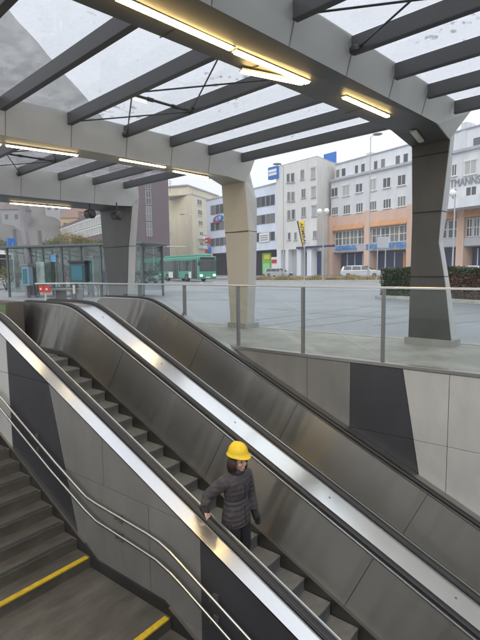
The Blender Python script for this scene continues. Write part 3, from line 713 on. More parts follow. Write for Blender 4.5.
# ------------------------------------------------------------------ the square: buildings
def wallmat(name, col, n=.10): return mat(name, col, .75, noise=(.9, n, (1, 1, .22)), bump=(30, .05))
win_glass = mat('win_glass', (.07, .08, .09), .12, spec=.6)
win_blind = mat('win_blind', (.42, .42, .41), .5)
win_curtain = mat('win_curtain', (.20, .20, .19), .3)
win_shade = mat('win_shade', (.12, .13, .145), .15, spec=.6)
PICK = random.Random(12)
win_frame = mat('win_frame', (.72, .72, .70), .5)
shop_glass = mat('shop_glass', (.03, .035, .05), .1, spec=.6)
blue_sign = mat('blue_sign', (.02, .16, .55), .4)
blue_dark = mat('blue_dark', (.02, .035, .10), .4)
white_sign = mat('white_sign', (.82, .82, .80), .5)
red_sign = mat('red_sign', (.62, .03, .03), .45)
WCACHE = {}
class Facade:
    """a building front between two photo columns at given depths; local axes: x along the front, y into the house, z up"""
    def __init__(s, name, label, a, b, cat='building'):
        A, B = ground_at(*a), ground_at(*b); s.A = A; s.L = (B-A).length
        s.root = thing(name, label, cat, A, math.atan2(B.y-A.y, B.x-A.x)); s.d = (B-A).normalized(); s.n = Vector((s.d.y, -s.d.x, 0))
    def loc(s, x, y):
        r = Vector(ray(x, y)); e = Vector(EYEP); t = (s.A-e).dot(s.n)/r.dot(s.n); p = e+r*t-s.A
        return p.dot(s.d), p.z
    def rect(s, x0, y0, x1, y1):
        a = s.loc((x0+x1)/2, y1); b = s.loc((x0+x1)/2, y0); l = s.loc(x0, (y0+y1)/2); r = s.loc(x1, (y0+y1)/2)
        return l[0], r[0], a[1], b[1]
    def box(s, name, x0, x1, y0, y1, z0, z1, m, parent=None, bevel=0):
        return MB().box(x0, x1, y0, y1, z0, z1).build(name, m, parent or s.root, local=True, bevel=bevel)
    def window(s, x0, x1, z0, z1, cols=2, rows=1, kind='glass', fr=.09, m=None, sill=True):
        w_, h_ = round(x1-x0, 1), round(z1-z0, 1)
        if kind == 'glass': kind = PICK.choice(('glass', 'glass', 'curtain', 'shade'))
        key = (w_, h_, cols, rows, kind, m.name if m else '')
        if key not in WCACHE:
            f = MB(); f.box(0, w_, -.02, .10, 0, fr); f.box(0, w_, -.02, .10, h_-fr, h_); f.box(0, fr, -.019, .10, fr, h_-fr); f.box(w_-fr, w_, -.019, .10, fr, h_-fr)
            for i in range(1, cols): f.box(w_*i/cols-fr/2, w_*i/cols+fr/2, -.018, .10, fr, h_-fr)
            for i in range(1, rows): f.box(fr, w_-fr, -.016, .10, h_*i/rows-fr/2, h_*i/rows+fr/2)
            if sill: f.box(-.12, w_+.12, -.16, .1, -.10, 0)
            if kind == 'blind': f.box(-.05, w_+.05, -.10, .10, h_, h_+.28)
            p = MB().box(fr*.5, w_-fr*.5, .03, .06, fr*.5, h_-fr*.5)
            fo = f.build('window', m or win_frame, None); po = p.build('pane', {'blind': win_blind, 'curtain': win_curtain, 'shade': win_shade}.get(kind, win_glass), None)
            WCACHE[key] = (fo.data, po.data); fm, pm = WCACHE[key]
        else:
            fm, pm = WCACHE[key]; fo = bpy.data.objects.new('window', fm); po = bpy.data.objects.new('pane', pm)
            sc.collection.objects.link(fo); sc.collection.objects.link(po)
        fo.parent = s.root; fo.location = (x0, -.09, z0); po.parent = fo; return fo
    def win_px(s, x0, y0, x1, y1, **k):
        a, b, c, d = s.rect(x0, y0, x1, y1); return s.window(a, b, c, d, **k)

# -- long grey office block with shops
T6 = lambda x, y: (325+x/5.333, 140+y/5.333)
f5 = Facade('office_block', 'long pale grey office block with an orange band and blue shop signs', (330.5, 88), (560, 55.5))
r5 = f5.root; W5 = wallmat('render_grey', (.66, .67, .70)); W5d = wallmat('render_trim', (.44, .45, .48)); W5w = wallmat('render_white', (.72, .74, .78)); OR = wallmat('render_orange', (.58, .30, .15)); ORp = wallmat('render_peach', (.65, .45, .36))
zc = f5.loc(371, 171.5)[1]; zo1 = f5.loc(371, 212)[1]; zo0 = f5.loc(388, 226)[1]; zat = f5.loc(371, 153.5)[1]
z1f = f5.loc(388, 243)[1]; zsg = f5.loc(388, 250.5)[1]
L5 = f5.L
f5.box('wall', 0, L5, 0, 14, zo1, zc, W5); f5.box('attic', 0, L5, 1.0, 13, zc, zat, W5w); f5.box('cornice', -.1, L5, -.35, 14.1, zc-.25, zc+.12, W5d)
f5.box('roof_edge', -.1, L5, .8, 13.2, zat, zat+.15, W5d); f5.box('orange_band', 0, L5, -.12, 14, zo0, zo1, ORp)
f5.box('first_floor', 0, L5, .35, 14, zsg, zo0, W5d)
f5.box('ground_floor', 0, L5, 2.2, 14, 0, zsg, shop_glass)
f5.box('sill_band', 0, L5, -.15, .6, zsg+.1, z1f, W5d)
for px_ in (T6(35, 0)[0], 367.5, 410.5, 461, 497, 530):
    x = f5.loc(px_, 240)[0]; f5.box('pilaster', x-.55, x+.55, -.3, 2.2, 0, zo1+.3, ORp)
for a, b in ((334, 365), (371, 408), (416, 458), (465, 495)):
    x0 = f5.loc(a, 225)[0]; x1 = f5.loc(b, 225)[0]; aw = MB(); n = 14
    for i in range(n):
        q0 = x0+(x1-x0)*i/n; q1 = x0+(x1-x0)*(i+1)/n; s0 = .12*sin(i*1.7)
        aw.prism([(q0, -.15, zo0+.95+s0), (q0, -.15, zo0+.25), (q0, -.55, zo0+.05), (q0, -.55, zo0+.2)], [(q1, -.15, zo0+.95+.12*sin((i+1)*1.7)), (q1, -.15, zo0+.25), (q1, -.55, zo0+.05), (q1, -.55, zo0+.2)])
    aw.build('awning', OR, r5, local=True)
    nb = 4
    for i in range(nb):
        f5.window(x0+(x1-x0)*i/nb+.05, x0+(x1-x0)*(i+1)/nb-.05, z1f+.1, zo0-.1, cols=2, rows=2, fr=.10, sill=False).location.y = .25
    f5.box('shop_front', x0+.3, x1-.3, 1.6, 1.9, .25, zsg-.2, blue_dark)
    for i in range(1, 4): f5.box('mullion', x0+(x1-x0)*i/4-.06, x0+(x1-x0)*i/4+.06, 1.5, 1.62, .25, zsg-.2, win_frame)
for x0, y0, x1, y1 in ((37, 155, 58, 200), (67, 147, 90, 193), (137, 130, 158, 178), (170, 122, 193, 170), (238, 105, 260, 157), (275, 95, 300, 150), (353, 77, 380, 130), (395, 65, 424, 120)):
    a, b, c, d = f5.rect(*T6(x0, y0), *T6(x1, y1)); f5.window(a, b, c, d, cols=1).location.y = .92
for k, (x0, y0, x1, y1) in enumerate(((35, 255, 70, 303), (95, 240, 133, 298), (165, 230, 203, 280), (240, 210, 275, 270), (310, 200, 352, 255), (388, 185, 433, 242))):
    f5.win_px(*T6(x0, y0), *T6(x1, y1), cols=2, kind='blind' if k in (1, 3) else 'glass')
for x0, y0, x1, y1 in ((37, 357, 73, 400), (100, 345, 138, 395), (167, 337, 205, 387), (240, 325, 277, 375), (312, 312, 354, 365), (388, 300, 433, 355)):
    f5.win_px(*T6(x0, y0), *T6(x1, y1), cols=3)
for x0, x1, y0, y1, k in ((452, 457.5, 164, 176, 'glass'), (464.6, 477, 161, 174.5, 'blind'), (466, 477, 186, 197, 'glass'), (452, 457.5, 188.5, 199, 'glass'), (490, 503, 157, 172, 'glass'), (491, 504, 183, 195, 'glass'), (424, 431, 170, 181, 'glass'), (424, 431, 193, 203, 'glass')):
    f5.win_px(x0, y0, x1, y1, cols=2, kind=k)
for x0, x1, y0, y1 in ((468.5, 479, 136, 149), (485, 494, 132, 146), (424, 430, 148, 159)):
    a, b, c, d = f5.rect(x0, y0, x1, y1); f5.window(a, b, c, d, cols=1).location.y = .92
f5.box('chimney', f5.loc(362.5, 150)[0], f5.loc(367, 150)[0], .9, 3, zc, zat+.5, W5); f5.box('chimney', f5.loc(456.5, 140)[0], f5.loc(462, 140)[0], .9, 3, zc, zat+1, W5)
# signs on the shops
def sign_text(fc, txt, x0, x1, y0, y1, m, y=-.32, dep=.03, bold=.01, board=None):
    a, b, c, d = fc.rect(x0, y0, x1, y1)
    if board: fc.box('sign_board', a-.3, b+.3, y+.02, y+.3, c-.25, d+.25, board)
    return lettering(txt, m, fc.root, (a, y, c), (1, 0, 0), (0, 0, 1), b-a, d-c, dep, bold)
letter_blue = mat('letter_blue', (.08, .27, .66), .4)  # plain bright blue colour of the shop letters
sign_text(f5, 'ADMIRAL', 336.5, 358, 245.2, 249.8, letter_blue, -.30, .04, .03)
sign_text(f5, 'SPORTWETTEN', 367.5, 407.5, 243.0, 248.6, letter_blue, -.36, .04, .03)
sign_text(f5, 'TMANNSCH', 450.5, 492, 176.5, 184.5, mat('letter_grey', (.22, .23, .25), .4), -.06, .04, .0)
# projecting white porch roof at the right
a, b, c, d = f5.rect(447, 199.5, 560, 211); f5.box('porch_roof', f5.loc(447, 205)[0], L5, -3.2, -.3, f5.loc(463, 211)[1]+.1, f5.loc(463, 200)[1], W5w)
# people-sized display and door things behind the shop glass
f5.box('display', f5.loc(397.5, 260)[0], f5.loc(399.5, 260)[0], 1.3, 1.45, .3, 3.6, mat('display_orange', (.7, .25, .05), .5)); f5.box('display', f5.loc(401, 258)[0], f5.loc(402.3, 258)[0], 1.3, 1.45, 1.4, 3.2, mat('display_warm', (.75, .45, .15), .5))

# -- corner tower with stacked windows
T5 = lambda x, y: (240+x/4, 130+y/4)
f4 = Facade('corner_house', 'pale concrete corner house with narrow windows and white ground floor piers', (276.5, 93), (317, 84.5))
W4 = wallmat('render_sand', (.69, .68, .66)); z4 = f4.loc(300, 161.3)[1]; zg4 = f4.loc(300, 249)[1]
Lb = f4.loc(317, 200)[0]
B2 = ground_at(333, 90) - f4.A
bx, by = B2.dot(f4.d), -B2.dot(f4.n)
plan = [(0, 0), (Lb, 0), (bx, by), (bx+2, 12), (0, 12)]
MB().prism([(x, y, zg4) for x, y in plan], [(x, y, z4) for x, y in plan]).build('wall', W4, f4.root, local=True)
pl2 = [(.2, 1.2), (Lb-.2, 1.2), (bx-.6, by+1.3), (bx+1.8, 11.8), (.2, 11.8)]
MB().prism([(x, y, 0) for x, y in pl2], [(x, y, zg4) for x, y in pl2]).build('ground_floor', W4, f4.root, local=True)
MB().prism([(x, y, z4) for x, y in plan], [(x, y, z4+.18) for x, y in plan]).build('roof_edge', W5d, f4.root, local=True)
for x0, y0, x1, y1 in ((188, 175, 200, 210), (205, 172, 218, 210), (243, 160, 258, 198), (285, 155, 302, 195), (190, 248, 202, 285), (206, 246, 220, 285), (247, 235, 263, 272), (287, 230, 304, 270), (190, 320, 204, 360), (208, 318, 222, 357), (247, 308, 264, 347), (288, 305, 306, 345), (193, 410, 204, 440), (218, 410, 229, 440), (293, 402, 308, 433)):
    f4.win_px(*T5(x0, y0), *T5(x1, y1), cols=1 if x1-x0 < 15 else 2, kind='blind' if (x0 > 280 and y0 < 350) else 'glass', m=W5d)
for x0, x1 in ((277, 281), (285.5, 288.5), (297, 301), (307, 311.5)):
    a, b, c, d = f4.rect(x0, 250, x1, 268); f4.box('pier', a, b, -.05, 1.1, 0, zg4, W5w)
for x0, x1 in ((312.5, 316.5), (301.5, 306), (289.5, 296)):
    a, b, c, d = f4.rect(x0, 253, x1, 268); f4.box('door', a, b, 1.1, 1.18, .1, zg4-.5, blue_dark if x0 > 300 else W5d)
a, b, c, d = f4.rect(298, 246, 331, 248); f4.box('blue_beam', a, b+1, -.5, -.1, c, d, blue_dark)
# blue light box on the parapet and the blue roof sign
a, b, c, d = f4.rect(270, 167, 279, 179)
f4.box('sign_box', a, b, -.5, .3, c, d, blue_sign); h = (d-c)
for i, (u, v) in enumerate(((.55, .8), (.28, .5))): f4.box('sign_stripe', a+.15, b-.15, -.53, -.5, c+h*u, c+h*(v-.02), white_sign)
P_ = at(329.5, 153, 94)-f4.A; sx_, sy_ = P_.dot(f4.d), -P_.dot(f4.n)
f4.box('sign_box', sx_-1.55, sx_+1.55, sy_, sy_+.3, z4+.45, max(P_.z, z4+1.5), blue_sign)
for q_ in (-1.2, 1.2): f4.box('sign_leg', sx_+q_-.06, sx_+q_+.06, sy_+.08, sy_+.2, z4+.1, z4+.45, rod_dark)

# -- white house with dark window rows
T4 = lambda x, y: (205+x/6, 180+y/6)
f3 = Facade('white_house', 'bluish white commercial house with rows of dark windows behind the beige column', (207.5, 116), (277.5, 93.5))
W3 = wallmat('render_bluish', (.70, .76, .88)); z3 = f3.loc(245, 191.5)[1]; zg3 = f3.loc(265, 250)[1]
f3.box('wall', 0, f3.L, 0, 12, zg3, z3, W3); f3.box('parapet', -.1, f3.L, -.12, 12.1, z3, z3+.25, W5d); f3.box('ground_floor', 0, f3.L, 1.5, 12, 0, zg3, shop_glass)
fr3 = mat('frame_dark', (.16, .17, .19), .5)
for yl, yr_, h in ((205.5, 195.5, 10.5), (222.5, 214, 9.5), (238.5, 232, 9)):
    for i in range(14):
        x = 211+i*4.6; y = yl+(yr_-yl)*(x-211)/55
        if x > 272: break
        f3.win_px(x, y, x+4.0, y+h-1.2*(1-(x-211)/60), cols=1, m=fr3, sill=False)
a, b, c, d = f3.rect(260, 233, 270, 242); f3.box('banner', a, b, -.22, -.16, c, d, white_sign)
for i in range(3): f3.box('banner_line', a+.3+.05*i, b-.35, -.235, -.22, d-.45-.42*i-.16, d-.45-.42*i, fr3)
# oval red and blue emblem between the window rows
a, b, c, d = f3.rect(214.5, 215.5, 224, 222.5); cx, cz, rx, rz_ = (a+b)/2, (c+d)/2, (b-a)/2, (d-c)/2
def ellipse(x, z, r1, r2, y0, y1, t0=0, t1=2*pi, inner=0., tilt=.0):
    n = 26; o = MB(); vs = []; fs = []
    for i in range(n+1):
        t = t0+(t1-t0)*i/n
        for y in (y0, y1):
            for k in (1., inner): vs.append((x+r1*k*cos(t), y, z+r2*k*sin(t)+tilt*r1*k*cos(t)))
    for i in range(n):
        q = i*4; fs += [(q, q+4, q+5, q+1), (q+2, q+3, q+7, q+6), (q, q+2, q+6, q+4), (q+1, q+5, q+7, q+3)]
    return o.add(vs, fs)
ellipse(cx, cz, rx, rz_, -.30, -.16, inner=.001, tilt=.12).build('emblem', blue_sign, f3.root, local=True)
ellipse(cx-.1, cz, rx*1.06, rz_*1.1, -.33, -.2, pi*.45, pi*1.7, .78, .12).build('emblem_ring', red_sign, f3.root, local=True)
lettering('CE', white_sign, f3.root, (cx-rx*.45, -.31, cz-rz_*.42), (1, 0, .12), (0, 0, 1), rx*1.1, rz_*.85, .03, .02)
a, b, c, d = f3.rect(257.5, 253, 266, 269); f3.box('display', a, b, 1.2, 1.4, .2, d, mat('display_green', (.25, .55, .05), .5)); f3.box('display', a+.5, b-.3, 1.05, 1.19, .3, c+(d-c)*.35, mat('display_mint', (.3, .7, .4), .5)); f3.box('display', a+.9, b-.2, 1.05, 1.19, c+(d-c)*.6, d-.3, mat('display_yellow', (.75, .65, .08), .5))
a, b, c, d = f3.rect(269, 257, 276, 269); f3.box('display', a, b, .6, .8, .2, d, white_sign); f3.box('display', a+.2, b-.5, .5, .59, d-1.2, d-.5, red_sign)
a, b, c, d = f3.rect(208.3, 238, 211.2, 243.3); f3.box('sign_box', a, b, -.9, -.3, c, d, red_sign); f3.box('sign_stripe', a+.15, b-.15, -.93, -.9, c+.4, c+.75, white_sign)
a, b, c, d = f3.rect(208.3, 247.2, 211.8, 253); f3.box('sign_box', a, b, -.9, -.3, c, d, blue_sign); f3.box('sign_stripe', a+.12, b-.12, -.93, -.9, c+.3, c+.8, red_sign); f3.box('sign_stripe', a+.12, b-.12, -.93, -.9, c+.9, c+1.4, white_sign)

# -- beige apartment house
T2 = lambda x, y: (135+x/5.333, 180+y/5.333)
f2 = Facade('apartment_house', 'beige apartment house with small balconies behind the green bus', (193.3, 125), (226, 146))
W2 = wallmat('render_beige', (.74, .67, .50)); W2b = wallmat('render_cream', (.74, .67, .5)); z2 = f2.loc(193.5, 195.3)[1]
Cc = ground_at(173.2, 134)-f2.A; c2 = (Cc.dot(f2.d), -Cc.dot(f2.n))
plan = [(0, 0), (f2.L, 0), (f2.L, 14), (c2[0]*1.0+2, c2[1]+12), c2]
MB().prism([(x, y, 0) for x, y in plan], [(x, y, z2) for x, y in plan]).build('wall', W2, f2.root, local=True)
MB().prism([(x*1.01, y-.1, z2) for x, y in plan], [(x*1.01, y-.1, z2+.35) for x, y in plan]).build('roof_edge', W5d, f2.root, local=True)
f2.box('penthouse', 1.5, f2.L-1, 2, 10, z2+.35, z2+2.6, W2b); f2.box('penthouse_roof', 1.0, f2.L-.4, 1.6, 10.4, z2+2.6, z2+2.9, W5d)
for (x0, y0, x1, y1) in ((330, 105, 355, 135), (333, 160, 357, 188), (337, 217, 358, 243), (343, 275, 362, 298), (345, 330, 363, 350)):
    f2.win_px(*T2(x0, y0), *T2(x1, y1), cols=2)
for (x0, y0, x1, y1) in ((337, 293, 378, 317), (340, 343, 382, 367)):
    a, b, c, d = f2.rect(*T2(x0, y0), *T2(x1, y1)); bo = f2.box('balcony', a, b, -1.4, 0, c, c+(d-c)*.55, white_sign); f2.box('balcony_rail', a, b, -1.42, -1.36, c+(d-c)*.62, d, W5d, bo)
for y0, y1 in ((250, 270), (195, 212), (140, 158)):
    f2.win_px(*T2(388, y0), *T2(397, y1), cols=1)
an = MB().tube([(-4, 4, z2+.2), (-4, 4, z2+3.2)], .06, 6); an.tube([(-5.2, 4, z2+2.2), (-2.8, 4, z2+2.6)], .04, 6); an.tube([(-5.0, 4, z2+2.9), (-3.0, 4, z2+3.1)], .04, 6); an.build('antenna', rod_dark, f2.root, local=True)

# -- mauve tower with a banded wing at the left
f1 = Facade('mauve_tower', 'tall mauve office tower with one glazed stair strip', (128, 98), (170.5, 103))
W1 = wallmat('metal_mauve', (.15, .108, .128), .05); f1.box('wall', 0, f1.L, 0, 10, 0, 27, W1)
a, b, c, d = f1.rect(146.2, 190, 151.8, 246)
for i in range(6): f1.window(a, b, c+2+i*3.2, c+2+i*3.2+2.9, cols=2, rows=2, m=W5d, sill=False)
f1.box('roof_edge', -.1, f1.L+.1, -.1, 10.1, 27, 27.4, W5d)
f0 = Facade('office_wing', 'mauve office wing with two long white window bands below the hillside', (52, 165), (127.5, 98.5))
f0.box('wall', 0, f0.L, 0, 9, 0, f0.loc(100, 211)[1], W1)
for yL, yR_ in ((229.5, 224), (240, 234)):
    z1, z0 = f0.loc(100, yR_-8)[1], f0.loc(100, yR_)[1]
    for i in range(12):
        f0.window(f0.L*(i+.02)/12, f0.L*(i+.98)/12, z0, z1, cols=3, kind='blind', fr=.12, sill=False)
# pale houses far left
for k, (lab, a, b, h, col, yw) in enumerate((('distant pink house beyond the glass shelter', (26, 150), (50, 158), 13.5, (.62, .40, .33), 0), ('distant cream house left of the pink one', (2, 140), (25, 146), 10.0, (.60, .58, .52), 0), ('distant ochre house right of the pink one', (50.5, 172), (66, 176), 13.0, (.56, .40, .20), 0))):
    fh = Facade('town_house', lab, a, b); fh.box('wall', 0, fh.L, 0, 10, 0, h, wallmat('render_town_%d' % k, col)); 
    MB().prism([(-.3, -.3, h), (fh.L+.3, -.3, h), (fh.L+.3, 10.3, h), (-.3, 10.3, h)], [(1.5, 4.5, h+2.2), (fh.L-1.5, 4.5, h+2.2), (fh.L-1.5, 5.5, h+2.2), (1.5, 5.5, h+2.2)]).build('roof', mat('tile_roof', (.15, .11, .095), .8, noise=(1, .2)), fh.root, local=True)
    for r in range(3):
        for c_ in range(4): fh.window(fh.L*(c_+.25)/4, fh.L*(c_+.75)/4, 1.6+r*3.2, 3.2+r*3.2, cols=2)
# low backdrop blocks that close the gaps of the square
for lab, a, b, h, col in (('distant grey block in the gap beside the beige apartment house', (226.5, 150), (262, 160), 12, (.5, .5, .52)),):
    fh = Facade('rear_block', lab, a, b); fh.box('wall', 0, fh.L, 0, 10, 0, h, wallmat('render_rear', col))
    for r in range(3):
        for c_ in range(5): fh.window(fh.L*(c_+.25)/5, fh.L*(c_+.75)/5, 1.6+r*3.4, 3.2+r*3.4, cols=2)

# ------------------------------------------------------------------ road, median and its dry grass
def road_strip(name, a, b, w0, w1, z, m):
    A, B = ground_at(*a), ground_at(*b); d = (B-A).normalized(); n = Vector((-d.y, d.x, 0)); A -= d*60; B += d*60
    o = MB().add([A+n*w0+Vector((0, 0, z)), B+n*w0+Vector((0, 0, z)), B+n*w1+Vector((0, 0, z)), A+n*w1+Vector((0, 0, z))], [(0, 1, 2, 3)]).build(name, m); return tag(o, kind='structure')
road_strip('road', (255, 58), (400, 52), 2.4, 15, -.026, road_m)
road_strip('far_pavement', (255, 58), (400, 52), 15.2, 24, -.02, pavement_m)
gA, gB = ground_at(258, 54.5), ground_at(392, 49); gd = (gB-gA).normalized(); gn = Vector((-gd.y, gd.x, 0))
kbm = MATS['kerb_m']
mk = MB(); mk.bar(gA-gd*1+Vector((0, 0, .03)), gB+gd*1+Vector((0, 0, .03)), 3.4, .18); tag(mk.build('traffic_island', kbm, bevel=.02), kind='structure')
grs = MB(); rnd = random.Random(3)
for i in range(5200):
    t = rnd.random(); p = gA+(gB-gA)*t+gn*rnd.uniform(-1.45, 1.45)
    hh = rnd.uniform(.25, .62)*(.75+.4*sin(t*37)*sin(t*11)); a_ = rnd.uniform(0, 6.28); wv_ = rnd.uniform(.02, .05)
    dx, dy = cos(a_)*wv_, sin(a_)*wv_; ln = Vector((rnd.uniform(-.22, .22), rnd.uniform(-.22, .22), hh))
    p.z = .11; grs.add([p+Vector((dx, dy, 0)), p-Vector((dx, dy, 0)), p+ln*.6-Vector((dx, dy, 0))*.7, p+ln], [(0, 1, 2), (0, 2, 3)])
gm = mat('dry_grass', (.34, .27, .12), .8, noise=(.5, .45))
tag(grs.build('grass', gm), kind='stuff')
tag(road_strip('lane_mark', (255, 58), (400, 52), 8.4, 8.55, -.021, mat('lane_white', (.7, .7, .68), .6)), kind='structure')

# ------------------------------------------------------------------ hedges in planters
def leaf_cloud(mb, n, sample, size, rnd):
    for _ in range(n):
        p = sample(); a = Vector((rnd.gauss(0, 1), rnd.gauss(0, 1), rnd.gauss(0, 1))).normalized(); b = a.orthogonal().normalized(); c = a.cross(b)
        s = size*rnd.uniform(.6, 1.3); q = b*cos(rnd.random()*6)+c*sin(rnd.random()*6); q.normalize(); u = a.cross(q)
        mb.add([p-q*s, p+u*s*.55, p+q*s, p-u*s*.55], [(0, 1, 2, 3)])
def leafmat(name, c): 
    m = mat(name, c, .6, noise=(1.3, .5)); m.node_tree.nodes['Principled BSDF'].inputs['Transmission Weight'].default_value = 0; return m
def hedge(label, a, b, wd, h, cols, n, base=.0):
    A, B = ground_at(*a), ground_at(*b); d = (B-A); L = d.length; root = thing('hedge', label, 'hedge', (A+B)/2+Vector((0, 0, -.03)), math.atan2(d.y, d.x)); rnd = random.Random(5)
    MB().box(-L/2-.15, L/2+.15, -wd/2-.15, wd/2+.15, 0, .16).build('planter_kerb', kbm, root, local=True, bevel=.02)
    MB().box(-L/2+.12, L/2-.12, -wd/2+.12, wd/2-.12, .1, h-.1).build('dark_core', mat('hedge_core', (.025, .028, .015), .9), root, local=True)  # solid dark box filling the gaps between the leaves
    for nm, m, frac, z0, z1 in cols:
        mb = MB()
        def smp():
            f = rnd.random()
            x, y, z = rnd.uniform(-L/2, L/2), rnd.uniform(-wd/2, wd/2), rnd.uniform(z0, z1)
            if f < .55: y = -wd/2+abs(rnd.gauss(0, .06)); 
            elif f < .7: x = rnd.choice((-1, 1))*(L/2-abs(rnd.gauss(0, .06)))
            elif f < .93: z = z1-abs(rnd.gauss(0, .05))
            return Vector((x+rnd.gauss(0, .02), y, z+.05*sin(x*3.1)))
        leaf_cloud(mb, int(n*frac), smp, .042, rnd); mb.build(nm, m, root, local=True)
lg = leafmat('leaf_green', (.045, .075, .028)); lr_ = leafmat('leaf_russet', (.16, .085, .062)); lgd = leafmat('leaf_top', (.06, .085, .03))
hedge('clipped dark green hedge in a kerbed bed left of the dark column', (386.5, 22), (430, 20.2), .9, 1.38, (('foliage', lg, 1., .12, 1.38),), 5200)
hedge('russet leaved hedge with a green top right of the dark column', (446, 19.6), (540, 16.2), .9, 1.36, (('foliage', lr_, .8, .12, 1.18), ('top_foliage', lgd, .4, 1.12, 1.38)), 9000)

# ------------------------------------------------------------------ vehicles
car_glass = mat('car_glass', (.03, .035, .04), .06, spec=.7); tyre_m = mat('tyre_m', (.015, .015, .016), .7); rim_m = mat('rim_m', (.22, .22, .23), .35, .8)
lamp_white = mat('lamp_white', (.8, .82, .85), .15); lamp_red = mat('lamp_red', (.55, .02, .02), .25)
def car(label, col, loc, rz, L=4.5, W=1.78, H=1.48, kind='wagon', cat='car', metal=.4):
    root = thing('parked_car', label, cat, loc, rz, None); pm = mat('paint_%s' % label.split()[0], col, .28, metal, coat=.6)
    sx = L/4.5; sz = H/1.48; q = lambda p: [(x*sx, z*sz) for x, z in p]
    lower = q([(-2.2, .35), (-2.25, .62), (-2.2, .9), (1.0, .93), (1.75, .84), (2.15, .68), (2.25, .45), (2.2, .22), (1.75, .2), (-1.8, .2)])
    cab = q([(-2.16, .9), (-1.98, 1.38), (-1.4, 1.47), (-.1, 1.48), (.35, 1.40), (1.05, .93)]) if kind == 'wagon' else q([(-1.75, .9), (-1.2, 1.36), (-.6, 1.45), (.0, 1.45), (.4, 1.36), (1.1, .93)])
    w2 = W/2; b = MB()
    b.prism([(x, -w2, z) for x, z in lower], [(x, w2, z) for x, z in lower])
    zb = .9*sz; zt = H; ins = lambda z: w2-.03-(z-zb)/(zt-zb)*.2
    b.prism([(x, -ins(z), z) for x, z in cab], [(x, ins(z), z) for x, z in cab]); b.build('body', pm, root, local=True, bevel=.05)
    x0, x1 = cab[0][0], cab[-1][0]
    for s_ in (-1, 1):
        zs = zb+.02; zh = zt-.09
        edges = [(-1.92, -1.02), (-.98, -.05), (-.01, .80)] if kind == 'wagon' else [(-1.35, -.6), (-.53, .05), (.12, .75)]
        for i, (a, c) in enumerate(edges):
            a, c = a*sx, c*sx; ta = .12 if i == 0 else 0; tc_ = .42 if i == 2 else 0
            pts = [(a, zs), (c, zs), (c-tc_, zh), (a+ta, zh)]
            MB().prism([(x, s_*(ins(z)+.012), z) for x, z in pts], [(x, s_*(ins(z)-.02), z) for x, z in pts]).build('side_window', car_glass, root, local=True)
        for x in (-1.38*sx, 1.38*sx):
            R = .32; t = MB().lathe((x, s_*(w2-.09), R), [(.2, -.1), (R-.03, -.1), (R, -.06), (R, .06), (R-.03, .1), (.2, .1)], 20, 'y').build('wheel', tyre_m, root, local=True)
            MB().lathe((x, s_*(w2-.085), R), [(.05, -.108), (.2, -.105), (.205, .0), (.205, .105), (.05, .108)], 16, 'y').build('rim', rim_m, t, local=True)
            t2 = t
        MB().box(2.06*sx, 2.22*sx, s_*w2*.62-.2, s_*w2*.62+.2, .60*sz, .74*sz).build('headlight', lamp_white, root, local=True, bevel=.03)
        MB().box(-2.27*sx, -2.14*sx, s_*w2*.8-.1, s_*w2*.8+.1, .68*sz, .9*sz).build('tail_light', lamp_red, root, local=True, bevel=.02)
        MB().box(.72*sx, .88*sx, s_*(w2+.0)-.0, s_*(w2+.16), .95*sz, 1.08*sz).build('mirror', pm, root, local=True, bevel=.02)
    (xa, za), (xb_, zb_) = cab[-2], cab[-1]
    MB().prism([(xb_-.04, -w2+.1, zb_+.05), (xb_-.04, w2-.1, zb_+.05), (xa+.04, w2-.25, za-.03), (xa+.04, -w2+.25, za-.03)], [(xb_+.03, -w2+.1, zb_+.06), (xb_+.03, w2-.1, zb_+.06), (xa+.09, w2-.25, za-.01), (xa+.09, -w2+.25, za-.01)]).build('windscreen', car_glass, root, local=True)
    (xa, za), (xb_, zb_) = cab[0], cab[1]
    MB().prism([(xa+.02, -w2+.14, za+.08), (xa+.02, w2-.14, za+.08), (xb_+.02, w2-.24, zb_-.04), (xb_+.02, -w2+.24, zb_-.04)], [(xa-.03, -w2+.14, za+.08), (xa-.03, w2-.14, za+.08), (xb_-.03, w2-.24, zb_-.04), (xb_-.03, -w2+.24, zb_-.04)]).build('rear_window', car_glass, root, local=True)
    MB().box(2.2*sx, 2.27*sx, -.45, .45, .3, .5).build('grille', tyre_m, root, local=True)
    return root
def along(a, b):
    A, B = ground_at(*a), ground_at(*b); return (A+B)/2, math.atan2((B-A).y, (B-A).x)
def put_car(label, col, xl, xr, d, flip=False, **k):
    p, an = along((xl, d), (xr, d*.965)); p.z = -.02; ln = (ground_at(xr, d*.965)-ground_at(xl, d)).length
    return car(label, col, p, an+(pi if flip else 0), L=ln, H=ln*.31 if k.pop('tall', False) else max(1.45, ln*.285), **k)
put_car('silver estate car parked beside the dry grass island', (.62, .64, .66), 341.5, 384, 69, metal=.6)
put_car('dark blue car with red tail light in front of the betting shop', (.03, .04, .06), 371, 399, 78, flip=True, tall=True)
put_car('pale small car half hidden by dry grass near the white house', (.5, .52, .55), 267, 291, 82)
put_car('white car behind the russet hedge at the right edge', (.72, .73, .75), 464, 492, 56)
